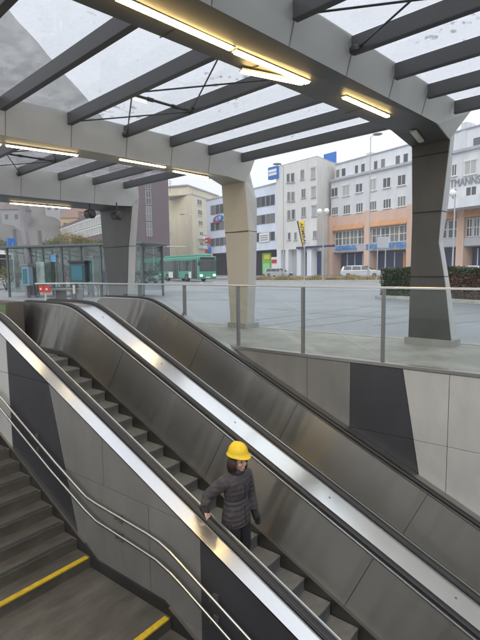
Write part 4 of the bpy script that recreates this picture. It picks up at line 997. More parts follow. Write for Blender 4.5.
# buses
green = mat('bus_green', (.06, .29, .20), .35, coat=.4); bus_white = mat('bus_white', (.68, .68, .66), .4)
led = emit('headlamp_on', (1., .86, .55), 5)
def bus(label, loc, rz, L=9.5, W=2.5, H=3.05, col=green, colname='bus', lit=True):
    root = thing('city_bus', label, 'bus', loc, rz); w2 = W/2
    MB().box(0, -L, -w2, w2, .3, H-.12).build('body', col, root, local=True, bevel=.14)
    MB().box(-.5, -L+.4, -w2+.25, w2-.25, H-.13, H+.12).build('roof_pod', col, root, local=True, bevel=.1)
    gl = car_glass
    MB().box(-.02, .035, -w2+.12, w2-.12, 1.2, 2.45).build('windscreen', gl, root, local=True, bevel=.05)
    MB().box(-.02, .03, -w2+.25, w2-.25, 2.5, 2.82).build('destination_sign', mat('display_black', (.02, .018, .012), .3), root, local=True)
    for s_ in (-1, 1):
        y = s_*w2; spans = [(-.35, -1.5, 'door'), (-1.65, -3.0, 'window'), (-3.1, -4.6, 'window'), (-4.75, -6.0, 'door'), (-6.1, -7.6, 'window'), (-7.7, -9.0, 'window')]
        for a, c, k in spans:
            if -c > L-.2: continue
            if k == 'door':
                dr = MB().box(a, c, y-.025, y+.025, .38, 2.55).build('door', mat('door_dark', (.03, .035, .035), .12), root, local=True)
                MB().box((a+c)/2-.03, (a+c)/2+.03, y-.035, y+.035, .4, 2.5).build('door_post', rod_dark, dr, local=True)
            else: MB().box(a, c, y-.022, y+.022, 1.25, 2.5).build('window', gl, root, local=True, bevel=.02)
        for a, c in ((-1.65, -2.2), (-6.1, -7.2)): MB().box(a, c, y-.02, y+.02, .42, 1.15).build('side_panel', bus_white, root, local=True)
        for x in (-2.75, -7.6):
            t = MB().lathe((x, s_*(w2-.12), .46), [(.25, -.14), (.43, -.14), (.46, -.1), (.46, .1), (.43, .145), (.25, .145)], 20, 'y').build('wheel', tyre_m, root, local=True)
            MB().lathe((x, s_*(w2-.1), .46), [(.06, -.15), (.26, -.13), (.26, .13), (.06, .15)], 14, 'y').build('rim', rim_m, t, local=True)
        MB().box(-.01, .05, s_*.9-.16, s_*.9+.16, .62, .82).build('headlight', led if lit else lamp_white, root, local=True, bevel=.03)
        mr_ = MB().tube([(-.05, s_*(w2-.05), 2.6), (.3, s_*(w2+.12), 2.5), (.32, s_*(w2+.14), 2.2)], .03, 6); mr_.box(.24, .38, s_*(w2+.14)-.1, s_*(w2+.14)+.1, 1.85, 2.25); mr_.build('mirror', rod_dark, root, local=True)
    MB().box(.0, .045, -.3, .3, .42, .56).build('number_plate', bus_white, root, local=True)
    return root
def put_bus(label, fl, fr_, d, rear_px, dr, **k):
    A, B = ground_at(fl, d), ground_at(fr_, d*.985); Rr = ground_at(rear_px, dr)
    ax = (A-Rr).normalized(); side = Vector((-ax.y, ax.x, 0)); c = (A+B)/2
    c = A-side*1.25 if (B-A).dot(side) < 0 else A+side*1.25
    return bus(label, Vector((c.x, c.y, -.026)), math.atan2(ax.y, ax.x), **k)
put_bus('green city bus with lit headlights driving towards the canopy', 198.5, 220, 55, 160.5, 62.5, L=9.2)
put_bus('second green bus partly hidden behind the first green bus', 158, 176, 70, 141, 76, L=9.0, lit=False)
van = put_bus('white bus standing at the left edge behind the glass shelter', 14, 40, 40, -30, 41, L=9, col=bus_white, lit=False)

# ------------------------------------------------------------------ lamps, poles, signs
pole_m = mat('pole_m', (.42, .43, .43), .5, .4); globe_m = mat('globe_m', (.82, .82, .80), .25)
def lamp_pole(label, px_, d, h, arm=None, r=.07, top=None):
    p = ground_at(px_, d); root = thing('street_lamp', label, 'lamp', p)
    MB().tube([(0, 0, -.03), (0, 0, 1.2), (0, 0, 1.25), (0, 0, h)], [r*1.4, r*1.4, r, r*.6], 10).build('pole', pole_m, root, local=True)
    if arm:
        R2 = Vector((CR[0], CR[1], 0)).normalized()
        MB().tube([(0, 0, h-.05), tuple(R2*arm*.5+Vector((0, 0, h+.25))), tuple(R2*arm+Vector((0, 0, h+.3)))], .04, 6).build('arm', pole_m, root, local=True)
        e_ = R2*arm+Vector((0, 0, h+.27)); MB().ball(e_, .5, .5, .1, 12).build('lamp_head', pole_m, root, local=True)
    return root
lamp_pole('tall slim street lamp in front of the corner house', 283.7, 55, on_z(0, 0, 0).z*0+((267-168)/480*55+1.4), arm=-.7)
lamp_pole('very tall pale pole in front of the grey office block', 368.6, 50, 14.5, arm=.7)
lamp_pole('street lamp with a left arm before the beige apartment house', 192, 80, 10.2, arm=-1.4)
lamp_pole('thin mast beside the mauve tower', 171.0, 75, 9.0)
lamp_pole('short mast in front of the mauve tower', 154, 60, 4.5)
def globe_lamp(label, gl_px, base_px, d, r):
    p = ground_at(base_px, d); root = thing('globe_lamp', label, 'lamp', p); h = at(gl_px[0][0], gl_px[0][1], d).z
    m_ = MB().tube([(0, 0, -.03), (0, 0, h-.3)], .05, 8)
    for gx, gy in gl_px:
        q = at(gx, gy, d)-p; m_.tube([(0, 0, h-.45), (q.x, q.y, h-.38), (q.x, q.y, h-r)], .03, 6)
    m_.build('pole', pole_m, root, local=True)
    for gx, gy in gl_px:
        q = at(gx, gy, d)-p; MB().ball((q.x, q.y, q.z), r, n=18).build('globe', globe_m, root, local=True, smooth=True)
globe_lamp('twin globe street lamp in front of the corner house', ((319.6, 211.4), (326.6, 210.9)), 323, 44, .25)
globe_lamp('single white globe lamp right of the dark column', ((452.6, 193.0),), 452.6, 34, .25)
# yellow flag
p = ground_at(304.6, 42); fl = thing('banner_flag', 'yellow feather flag with dark lettering on a thin pole', 'flag', p); d_ = 42
MB().tube([(0, 0, -.03), (0, 0, at(305, 221, d_).z)], .035, 8).build('pole', pole_m, fl, local=True)
R2 = Vector((CR[0], CR[1], 0)).normalized(); N2 = R2.cross(Vector((0, 0, 1)))
def fp(x, y, o=0.): q = at(x, y, d_)-p; t = q.dot(R2); return tuple(R2*t+Vector((0, 0, q.z))+N2*o)
pts = [(296.6, 221.6), (304.5, 221.8), (304.5, 247.5), (302.6, 247.5)]
MB().prism([fp(*q, .02) for q in pts], [fp(*q, -.02) for q in pts]).build('cloth', mat('flag_yellow', (.80, .58, .03), .7), fl, local=True)
pts = [(296.2, 221.6), (297.6, 221.6), (303.2, 247.7), (302.2, 247.7)]
MB().prism([fp(*q, .03) for q in pts], [fp(*q, -.03) for q in pts]).build('border', blue_dark, fl, local=True)
o1 = Vector(fp(299.2, 223.6, .022)); o2 = Vector(fp(303.3, 245.5, .022)); xd = (o2-o1); pz = at(0, 0, d_)
lettering('ADMIRAL', blue_dark, fl, tuple(o1), xd, Vector((0, 0, 1)).cross(N2)*1+Vector((0, 0, .18)), xd.length, .27, .006, .02)
# grey sign board from behind
p = ground_at(382, 46); sb = thing('sign_board', 'grey back of a sign board on two thin posts', 'sign', p)
def sp(x, y, o=0.): q = at(x, y, 46)-p; t = q.dot(R2); return tuple(R2*t+Vector((0, 0, q.z))+N2*o)
MB().prism([sp(*q, .03) for q in ((376.3, 236.8), (388, 236.8), (388, 248), (376.3, 248))], [sp(*q, -.03) for q in ((376.3, 236.8), (388, 236.8), (388, 248), (376.3, 248))]).build('board', mat('board_grey', (.40, .41, .43), .5), sb, local=True)
for x in (377.3, 385.2): MB().tube([sp(x, 237, -.08), sp(x, 281.5, -.08)], .045, 8).build('post', pole_m, sb, local=True)
# overhead wire mast at the bus stop
p = ground_at(131, 58); gm_ = thing('traffic_mast', 'grey mast arm across the road above the buses', 'mast', p)
q2 = at(186, 247, 58)-p; MB().tube([(0, 0, 0), (0, 0, at(131, 245, 58).z)], .09, 8).build('pole', pole_m, gm_, local=True); MB().tube([(0, 0, at(131, 245, 58).z-.1), (q2.x, q2.y, q2.z)], .07, 8).build('arm', pole_m, gm_, local=True)
for x in (138.5, 143, 159): 
    q3 = at(x, 248.5, 58)-p; MB().box(q3.x-.15, q3.x+.15, q3.y-.15, q3.y+.15, q3.z-.4, q3.z+.35).build('signal', rod_dark, gm_, local=True)

# ------------------------------------------------------------------ hillside and leaning pillars, left
# steep hillside behind the town: a terrain sheet from its foot to its ridge, with houses on the lower slope
def hill_h(x, t):                           # photo column, 0 foot .. 1 ridge -> point
    yr = 1.143*x if x > -150 else -171-(x+150)*.1
    d = 130+150*t; y0 = 266; yy = y0+(yr-y0)*(t**.85)
    p = at(x, yy, d); k = x*.11
    p.z += (sin(k*1.3+t*9)*2.2+sin(k*3.7+t*23)*1.2+sin(k*9.1)*1.0*t)*(.5-.2*t)*.6
    return p
hb_ = MB(); nx, ny = 100, 46; vs = []; fs = []
for i in range(nx+1):
    x = -300+(190+300)*i/nx
    for j in range(ny+1):
        p = hill_h(min(x, 188), j/ny); vs.append(p)
    vs.append(Vector((vs[-1].x*1.12, vs[-1].y*1.12, -1)))
for i in range(nx):
    for j in range(ny+1): a = i*(ny+2)+j; fs.append((a, a+ny+2, a+ny+3, a+1))
hill_m = mat('hill_m', (.165, .155, .147), .95, noise=(.05, .25))
tag(hb_.add(vs, fs).build('hillside', hill_m, smooth=True), kind='structure')
rnd = random.Random(21)
def hill_house(label, x, t, w_, col, rcol):
    p = hill_h(x, t); root = thing('hillside_house', label, 'house', p, rnd.uniform(-.3, .3)+.6); w_ *= .7; root.scale = (.75, .75, .75)
    MB().box(-w_/2, w_/2, -4, 4, -4, 5.5).build('wall', mat('hill_wall_%.2f' % col[0], col, .8), root, local=True)
    MB().prism([(-w_/2-.5, -4.5, 5.5), (w_/2+.5, -4.5, 5.5), (w_/2+.5, 4.5, 5.5), (-w_/2-.5, 4.5, 5.5)], [(-w_/2+1, -.3, 9), (w_/2-1, -.3, 9), (w_/2-1, .3, 9), (-w_/2+1, .3, 9)]).build('roof', mat('hill_roof_%.2f' % rcol[0], rcol, .8), root, local=True)
    for xx in (-w_/4, w_/4): MB().box(xx-.7, xx+.7, -4.06, -4, 1.5, 3.5).build('window', win_glass, root, local=True)
for a in (('red roofed house on the hillside, just left of the far dark column', 84, .17, 12, (.36, .33, .3), (.26, .14, .12)), ('grey white house with a dark roof on the hillside above the pink house', 56, .20, 9, (.38, .38, .4), (.12, .1, .1)), ('ochre house with a red roof on the hillside, nearest the banded wing', 73, .14, 10, (.5, .36, .2), (.25, .15, .12)), ('grey house low on the hillside above the cream house', 17, .13, 12, (.28, .28, .3), (.16, .12, .11)), ('cream house high on the hillside between the pillars', 33, .24, 10, (.36, .33, .27), (.17, .12, .1))): hill_house(*a)
def pillar(label, xt, yt, xb, yb, r, m):
    b_ = on_z(xb, yb, 0); t_ = at(xt, yt, (b_-Vector(EYEP)).dot(Vector(CF)))
    k = (5.0-b_.z)/(t_.z-b_.z); t_ = b_.lerp(t_, k); root = thing('roof_pillar', label, 'pillar', b_, 0, 'leaning round pillars beside the shelter')
    MB().tube([b_-Vector((0, 0, .03)), b_.lerp(t_, .5), t_], [r, r*.95, r*.85], 18).build('shaft', m, root, smooth=True)
    MB().lathe(b_, [(r+.06, -.03), (r+.06, .06), (r+.02, .1)], 18).build('collar', post_steel, root)
    return root
pm1 = mat('pillar_grey', (.17, .165, .175), .4, noise=(1, .1)); pm2 = mat('pillar_dark', (.09, .088, .10), .35, noise=(1, .1))
pillar('thick grey leaning pillar, the widest of the three beside the shelter', 22.5, 215, 33.5, 297, .20, pm1)
pillar('dark pillar left of the thick grey one beside the shelter', 13.5, 215, 17.5, 288, .20, pm2)
pillar('dark pillar right of the thick grey one beside the shelter', 38, 215, 44, 287, .20, pm2)

# ------------------------------------------------------------------ glass waiting shelter
shg = glass('shelter_glass', (.74, .81, .80), .10, .05, dcol=(.5, .56, .56)); shm = mat('shelter_frame', (.10, .125, .125), .4, .5)
sA, sB = ground_at(8, 27), ground_at(142, 24.5); dS = (sB-sA); LS = dS.length; hS = at(75, 246.5, 26).z
sh = thing('glass_shelter', 'long greenish glass waiting shelter with a flat roof behind the escalators', 'shelter', sA, math.atan2(dS.y, dS.x))
MB().box(-.3, LS+.2, -.3, 2.6, hS-.02, hS+.10).build('roof', shm, sh, local=True, bevel=.02)
nS = 7
for i in range(nS+1):
    for y in (0, 2.3): MB().box(LS*i/nS-.05, LS*i/nS+.05, y-.05, y+.05, -.03, hS-.02).build('post', shm, sh, local=True)
for i in range(nS):
    MB().box(LS*i/nS+.06, LS*(i+1)/nS-.06, -.008, .008, .25, hS-.06).build('glass_panel', shg, sh, local=True)
    if i % 2 == 0: MB().box(LS*i/nS+.06, LS*(i+1)/nS-.06, 2.292, 2.308, .25, hS-.06).build('glass_panel', shg, sh, local=True)
    MB().bar((LS*i/nS, .3, hS-.15), (LS*(i+1)/nS, 2.0, hS-.6), .05, .05).build('brace', shm, sh, local=True)
MB().box(LS*.15, LS*.45, 1.4, 1.8, .42, .47).build('bench', shm, sh, local=True)
def stall(name, label, cat, x0, x1, y0, y1, d, dep, m, trim):
    A, B = ground_at(x0, d), ground_at(x1, d*.99); dd = B-A; root = thing(name, label, cat, A, math.atan2(dd.y, dd.x)); z1 = at(x0, y0, d).z; z0 = max(0, at(x0, y1, d).z)
    MB().box(0, dd.length, 0, dep, z0-.0, z1).build('cabinet', m, root, local=True, bevel=.03); MB().box(-.05, dd.length+.05, -.05, dep+.05, z1, z1+.12).build('cap', trim, root, local=True)
    MB().box(.12, dd.length-.12, -.03, .01, z0+(z1-z0)*.12, z1-.15).build('front', mat('teal_glass', (.02, .13, .16), .2), root, local=True)
    if z0 > .2: MB().box(.1, .25, .1, .25, 0, z0).build('leg', trim, root, local=True)
    return root
stall('vending_kiosk', 'teal fronted vending kiosk inside the glass shelter', 'kiosk', 69.5, 84.5, 263, 283, 25.5, .9, mat('kiosk_dark', (.03, .06, .07), .4), rod_dark)
stall('ticket_machine', 'grey ticket machine right of the teal kiosk', 'machine', 86.5, 93.5, 258, 284, 25.6, .6, mat('machine_grey', (.36, .42, .42), .4), post_steel)
for nm, lb, x0, x1, y0, y1, d_, cc in (('advert_board', 'white and red advert board in the shelter next to the ticket machine', 95, 101, 268, 283, 25.9, (.42, .38, .37)), ('advert_board', 'bright blue advert board in the right part of the shelter', 101.5, 105, 271, 283, 26.2, (.10, .2, .38)), ('advert_board', 'pale green timetable board behind the thick pillar', 36, 44, 262, 283, 26.0, (.25, .32, .3)), ('advert_board', 'small sky blue board hung in the middle of the shelter', 49.5, 56, 255, 262, 26.2, (.14, .3, .5)), ('advert_board', 'white timetable board left of the teal kiosk', 58, 64, 264, 283, 26.4, (.36, .38, .36))):
    A_, B_ = ground_at(x0, d_), ground_at(x1, d_*.99); dd_ = B_-A_; ro = thing(nm, lb, 'sign', A_, math.atan2(dd_.y, dd_.x)); zt_, zb2 = at(x0, y0, d_).z, max(.1, at(x0, y1, d_).z)
    MB().box(0, dd_.length, 0, .06, zb2, zt_).build('board', mat('board_'+lb.split()[0]+lb.split()[1], cc, .5, noise=(3, .5)), ro, local=True, bevel=.01)
    for xx in (.06, dd_.length-.06): MB().box(xx-.02, xx+.02, .062, .1, -.03, zt_).build('post', post_steel, ro, local=True)
stall('information_column', 'blue and white information column in the left part of the shelter', 'sign', 21, 28, 266, 286, 25.8, .3, mat('info_blue', (.17, .25, .32), .4), post_steel)
bsn = ground_at(13, 33); bs_ = thing('bus_stop_sign', 'blue bus stop board above the shelter roof', 'sign', bsn)
q = at(13, 243, 33)-bsn; MB().box(-.55, .55, -.04, .04, q.z-.25, q.z+.3).build('board', blue_sign, bs_, local=True); MB().tube([(0, .06, 0), (0, .06, q.z)], .04, 8).build('post', pole_m, bs_, local=True); bs_.rotation_euler.z = -.9
# kerbside wall and bench-like steel box by the escalator head
A = on_y(60, 300, 7.3); 
def small_box(name, label, cat, x0, x1, y0, y1, Y, dep, m, leg=True):
    a = on_y(x0, y1, Y); b = on_y(x1, y0, Y); root = thing(name, label, cat, ((a.x+b.x)/2, Y, 0)); w_ = (b.x-a.x)/2; h = b.z
    z0 = max(.02, a.z)
    return root, w_, z0, h
root, w_, z0, h = small_box('steel_bench', 'low steel bench frame beside the head of the escalators', 'bench', 53, 70, 289, 303, 6.9, .4, steel_dark)
MB().box(-w_, w_, 0, .42, h-.05, h).build('seat', post_steel, root, local=True, bevel=.01)
for x in (-w_+.04, w_-.04): MB().box(x-.03, x+.03, .05, .37, 0, h-.05).build('leg', post_steel, root, local=True)
# red stop sign post at the escalator head
p = on_y(46, 303, 5.05); rs = thing('red_sign', 'small red double sign on a pale post at the escalator head', 'sign', (p.x, 5.05, 0)); zt = on_y(46, 285.5, 5.05).z; zb_ = on_y(46, 292.5, 5.05).z
MB().tube([(0, 0, 0), (0, 0, zt-.05)], .022, 8).build('post', mat('post_pale', (.55, .52, .46), .5), rs, local=True)
for dx in (-.11, .11): MB().box(dx-.095, dx+.095, -.03, -.008, zb_, zt).build('plate', red_sign, rs, local=True, bevel=.01)
for dx in (-.11, .11): MB().box(dx-.03, dx+.03, -.036, -.03, zb_+.05, zt-.05).build('symbol', white_sign, rs, local=True); 
# box with red and green poster at the left edge
p = on_y(2, 316, 4.1); pb = thing('poster_box', 'small box with a green and red poster at the left edge', 'box', (p.x-.2, 4.1, 0)); zt = on_y(2, 302, 4.1).z
MB().box(-.5, .42, 0, .3, 0, zt).build('box', mat('box_dark', (.10, .09, .08), .5), pb, local=True, bevel=.01)
MB().box(-.4, .38, -.012, 0, zt-.42, zt-.05).build('poster', mat('poster_green', (.14, .20, .07), .5), pb, local=True); MB().box(-.4, .38, -.018, -.012, zt-.42, zt-.22).build('poster_band', mat('poster_red', (.38, .07, .05), .5), pb, local=True)
# loudspeakers on the dark frame at left
for lab, x, y, d in (('small dark spotlight hanging under the far dark frame', 90, 214, 13.6), ('dark horn loudspeaker on the far dark column', 117, 216, 13.8)):
    q = at(x, y, d); root = thing('spotlight', lab, 'spotlight', q); MB().tube([(0, 0, .38), (0, 0, .12)], .02, 6).build('stem', rod_dark, root, local=True)
    MB().lathe((0, 0, 0), [(.05, -.16), (.12, -.14), (.13, .1), (.07, .16)], 14, 'x').build('housing', rod_dark, root, local=True)

# ------------------------------------------------------------------ trees
def tree(label, p, h, leaves=0, lm=None, spread=.45, seed=1, name='street_tree'):
    rnd = random.Random(seed); root = thing(name, label, 'tree', p); mb = MB(); tips = []
    def grow(a, d, l, r, lev):
        b = a+d*l; mb.tube([a, a.lerp(b, .5)+Vector((rnd.gauss(0, .03), rnd.gauss(0, .03), 0))*l, b], [r, r*.85, r*.65], 6); tips.append((b, lev))
        if lev == 0: return
        for _ in range(3 if lev > 1 else 3):
            nd = (d+Vector((rnd.gauss(0, spread), rnd.gauss(0, spread), rnd.uniform(-.05, .45)))).normalized(); grow(b, nd, l*rnd.uniform(.6, .8), r*.6, lev-1)
    grow(Vector((0, 0, -.03)), Vector((0, 0, 1)), h*.3, h*.018, 4); mb.build('trunk', mat('bark', (.09, .075, .06), .9, noise=(3, .3)), root, local=True)
    if leaves:
        tp = [t for t, l in tips if l <= 1]; lb = MB(); leaf_cloud(lb, leaves, lambda: rnd.choice(tp)+Vector((rnd.gauss(0, h*.035), rnd.gauss(0, h*.035), rnd.gauss(0, h*.035))), h*.012, rnd); lb.build('crown', lm, root, local=True)
    return root
ly = leafmat('leaf_yellow', (.30, .22, .05)); ly2 = leafmat('leaf_olive', (.13, .13, .04))
tree('bare tree between the mauve tower and the beige apartment house', ground_at(170, 110), 13, seed=4)
for i, (x, d, h, m, lab) in enumerate(((58, 60, 6.5, ly2, 'olive leaved tree behind the glass shelter near the pink house'), (88, 70, 7.5, ly, 'yellow autumn tree behind the ticket machine'), (100, 62, 6.5, ly2, 'olive tree next to the far dark column'), (112, 78, 8, ly, 'yellow tree hidden partly by the far dark column'), (72, 90, 9, ly, 'tall yellow tree in front of the banded office wing'), (-8, 70, 7, ly2, 'olive tree at the left edge'))):
    tree(lab, ground_at(x, d), h, 2600, m, seed=11+i)
put_car('white van-like car behind the shelter between yellow trees', (.75, .75, .74), 92, 107, 48, tall=True)
put_car('red car glimpsed through the glass shelter', (.45, .04, .05), 66, 78, 60)
put_car('grey car beyond the shelter right of the far dark column', (.3, .32, .35), 137, 152, 52)

patch_m = mat('asphalt_patch', (.262, .278, .298), .45, noise=(.8, .2)); rp2 = random.Random(2)
pm_ = MB()
for (x, y, w_, l_2, a) in ((250, 300, 1.2, 7, .3), (330, 312, 1.0, 5, -.2), (420, 306, 2.2, 4, .1), (180, 292, 2.5, 9, .5), (300, 290, 1.6, 12, .15)):
    q = on_z(x, y, -.026); u = Vector((cos(a), sin(a), 0)); v = Vector((-u.y, u.x, 0)); pm_.add([q-u*l_2/2-v*w_/2, q+u*l_2/2-v*w_/2, q+u*l_2/2+v*w_/2, q-u*l_2/2+v*w_/2], [(0, 1, 2, 3)])
tag(pm_.build('asphalt_patches', patch_m), kind='structure')
jl = MB(); jm = mat('asphalt_joint', (.235, .25, .265), .6)
for k in range(5):
    p0 = on_z(150+k*75, 332-k*2, -.025); d0 = Vector((.15+.03*k, 1, 0)).normalized(); s0 = Vector((d0.y, -d0.x, 0)); pts = [p0+d0*i*1.5+s0*rp2.gauss(0, .05) for i in range(24)]
    for a_, b_ in zip(pts[:-1], pts[1:]): jl.add([a_-s0*.018, b_-s0*.018, b_+s0*.018, a_+s0*.018], [(0, 1, 2, 3)])
tag(jl.build('asphalt_joints', jm), kind='structure')

# dark shrubs and people-height clutter behind the shelter
for i, (x0, d, h_, lab) in enumerate(((5, 36, 1.5, 'dark evergreen shrub at the left end of the shelter'), (30, 34, 1.7, 'dark evergreen shrub behind the thick grey pillar'), (47, 37, 1.4, 'low dark shrub between the pillars and the kiosk'), (62, 35, 1.8, 'dark shrub just left of the teal kiosk'), (97, 36, 1.6, 'dark shrub behind the advert boards'), (140, 40, 1.3, 'low shrub right of the far dark column'))):
    rnd = random.Random(60+i); ro = thing('shrub', lab, 'shrub', ground_at(x0, d)); mb = MB(); st_ = MB()
    for k in range(7):
        a = rnd.uniform(0, 6.28); e_ = Vector((cos(a)*rnd.uniform(.3, 1.1), sin(a)*rnd.uniform(.3, 1.1), h_*rnd.uniform(.6, 1))); st_.tube([(0, 0, -.03), tuple(e_*.5+Vector((0, 0, .1))), tuple(e_)], [.03, .02, .01], 5)
        leaf_cloud(mb, 150, lambda: e_+Vector((rnd.gauss(0, .32), rnd.gauss(0, .32), rnd.gauss(-.1, .25))), .07, rnd)
    st_.build('stem', mat('bark', (.09, .075, .06), .9), ro, local=True); mb.build('foliage', lg if i % 2 else ly2, ro, local=True)

# ------------------------------------------------------------------ the air of a dull day
hm_ = bpy.data.materials.new('haze'); hm_.use_nodes = True; hn = hm_.node_tree.nodes; hn.clear()
ho = hn.new('ShaderNodeOutputMaterial'); hv = hn.new('ShaderNodeVolumePrincipled'); hv.inputs['Color'].default_value = (.93, .95, .97, 1); hv.inputs['Density'].default_value = .0014
hm_.node_tree.links.new(hv.outputs[0], ho.inputs['Volume'])
tag(MB().box(-580, 440, -440, 580, -6.5, 300).build('haze', hm_), kind='stuff')


# ------------------------------------------------------------------ the person on the escalator
PO = Vector((-2.985, 3.655, -1.922))
person = thing('person', 'person in yellow helmet and grey quilted coat holding the escalator handrail', 'person', PO)
skin = mat('skin', (.56, .34, .25), .5); coat_m = mat('coat_m', (.060, .050, .054), .8, noise=(22, .4)); trouser_m = mat('trouser_m', (.014, .014, .018), .7); hair_m = mat('hair_m', (.045, .018, .014), .5, noise=(30, .4)); glove_m = mat('glove_m', (.014, .013, .014), .8); helmet_m = mat('helmet_m', (.80, .54, .01), .42, noise=(12, .06)); shoe_m = mat('shoe_m', (.02, .02, .02), .4)
def remesh(mb, name, m, vox, sm=6, parent=None):
    o = mb.build(name, m, parent, local=True, smooth=True); r = o.modifiers.new('remesh', 'REMESH'); r.mode = 'VOXEL'; r.voxel_size = vox; r.use_smooth_shade = True
    s = o.modifiers.new('smooth', 'SMOOTH'); s.factor = .5; s.iterations = sm; return o
def rings(mb, secs, n=20):
    """stack of ellipses (x, y, z, rx, ry)"""
    vs = []; fs = []
    for x, y, z, rx, ry in secs:
        for k in range(n): t = 2*pi*k/n; vs.append((x+rx*cos(t), y+ry*sin(t), z))
    for i in range(len(secs)-1):
        for k in range(n): fs.append((i*n+k, i*n+(k+1) % n, (i+1)*n+(k+1) % n, (i+1)*n+k))
    fs += [tuple(range(n))[::-1], tuple(range((len(secs)-1)*n, len(secs)*n))]; return mb.add(vs, fs)
# joints (local, facing +x, near hand on the rail)
SHR, ELR, WRR = Vector((-.02, -.155, 1.205)), Vector((-.165, -.255, 1.045)), Vector((-.137, -.328, .958))
HANDR = Vector((-.080, -.350, .925))
SHL, ELL, WRL = Vector((.01, .15, 1.205)), Vector((.03, .2, .97)), Vector((.09, .195, .785))
HP = Vector((.035, 0, 1.395))
yaw = Matrix.Rotation(R_(-6), 4, 'Z')@Matrix.Rotation(R_(4), 4, 'Y')
body = MB()
rings(body, [(0, 0, .74, .09, .13), (0, 0, .84, .095, .145), (0, 0, .95, .08, .12), (.005, 0, 1.08, .09, .135), (.0, 0, 1.18, .085, .15), (0, 0, 1.235, .06, .10), (.01, 0, 1.27, .045, .048), (.02, 0, 1.33, .043, .044)])
for s_ in (-1, 1):
    body.tube([(0, s_*.075, .82), (.03, s_*.085, .45), (.0, s_*.085, .10), (.0, s_*.085, .05)], [.085, .055, .038, .035], 12)
    body.tube([(-.05, s_*.09, .035), (.05, s_*.09, .035), (.14, s_*.1, .025)], [.034, .036, .025], 10)
for a, e_, w_ in ((SHR, ELR, WRR), (SHL, ELL, WRL)): body.tube([a, a.lerp(e_, .5), e_, w_], [.045, .042, .036, .025], 12)
# head
hd = MB(); hd.ball((0, 0, .03), .088, .072, .095, 20); hd.ball((.022, 0, -.04), .062, .054, .062, 18); hd.ball((.058, 0, -.083), .022, .026, .02, 12)
hd.ball((.092, 0, -.022), .016, .012, .02, 10); hd.ball((.083, 0, .0), .012, .009, .03, 10)       # nose
hd.ball((.078, 0, -.058), .012, .023, .006, 10); hd.ball((.076, 0, -.068), .012, .02, .007, 10)    # lips
for s_ in (-1, 1): hd.ball((.062, s_*.035, -.03), .022, .02, .022, 10); hd.ball((-.005, s_*.074, -.015), .02, .008, .03, 10); hd.ball((.068, s_*.028, .022), .015, .024, .008, 10)
body.add([HP+(yaw@Vector(v)) for v in hd.v], hd.f)
# hands: palm, four fingers of different lengths and a thumb
def hand(mb, c, fw, side, up, lens, curl, thumb_side, s=1.):
    """c knuckle-side palm centre, fw finger direction, side across the palm, up the back of the hand"""
    fw, side, up = Vector(fw).normalized(), Vector(side).normalized(), Vector(up).normalized()
    w0 = c-fw*.045
    for k in (-1.2, -.4, .4, 1.2): mb.tube([w0+side*k*.012, c+side*k*.0165], [.0135, .0125], 8)
    for i, k in enumerate((-1.5, -.5, .5, 1.5)):
        b = c+side*k*.0165; pts = [b]; d = fw.copy(); ang = curl
        for j, l in enumerate((.5, .3, .22)):
            d = (d*cos(ang*.9)-up*sin(ang*.9)).normalized() if j else (d*cos(ang*.5)-up*sin(ang*.5)).normalized()
            pts.append(pts[-1]+d*l*lens[i]); ang = curl
        mb.tube(pts, [.0095, .009, .0082, .007], 8)
    tb = w0+fw*.012+side*thumb_side*.022; mb.tube([tb, tb+side*thumb_side*.02+fw*.02-up*.008, tb+side*thumb_side*.022+fw*.045-up*.022], [.012, .0105, .0085], 8)
hand(body, HANDR, (.45, -.06, -.42), (.1, -1, 0), (.42, 0, .8), (.052, .064, .068, .060), .75, -1)
hand(body, WRL+Vector((.035, 0, -.065)), (.35, .0, -.94), (.85, .0, .3), (.0, 1, 0), (.05, .062, .066, .058), .35, 1)
remesh(body, 'body', skin, .0052, 2, person)
# eyes and brows
ey = MB(); br_ = MB()
for s_ in (-1, 1):
    ey.ball(HP+(yaw@Vector((.0775, s_*.028, .004))), .008, .012, .006, 10); br_.tube([HP+(yaw@Vector((.083, s_*.014, .022))), HP+(yaw@Vector((.082, s_*.03, .027))), HP+(yaw@Vector((.070, s_*.046, .022)))], .0035, 6)
ey.build('eyes', mat('eye_dark', (.03, .02, .018), .2), person, local=True); br_.build('eyebrows', hair_m, person, local=True)
lp = MB().ball(HP+(yaw@Vector((.083, 0, -.063))), .009, .022, .0085, 10); lp.build('lips', mat('lip_m', (.42, .16, .14), .45), person, local=True, smooth=True)
# hair: shoulder-length bob below the helmet, open at the face
h = MB(); rnd = random.Random(9)
for k in range(240):
    t = R_(-222)+R_(264)*k/239 if False else R_(62)+R_(236)*k/239
    dx, dy = cos(t), sin(t); r0 = rnd.uniform(.94, 1.1); fl_ = rnd.uniform(-.012, .012)
    top = Vector((dx*.088, dy*.076, .04)); mid = Vector((dx*.098*r0-.004, dy*.09*r0, -.035)); end = Vector((dx*.092*r0+fl_, dy*.094*r0+fl_, -.095+rnd.uniform(-.035, .03)))
    h.tube([HP+(yaw@top), HP+(yaw@mid), HP+(yaw@end)], [.007, .008, .002], 5)
h.build('hair', hair_m, person, local=True, smooth=True)
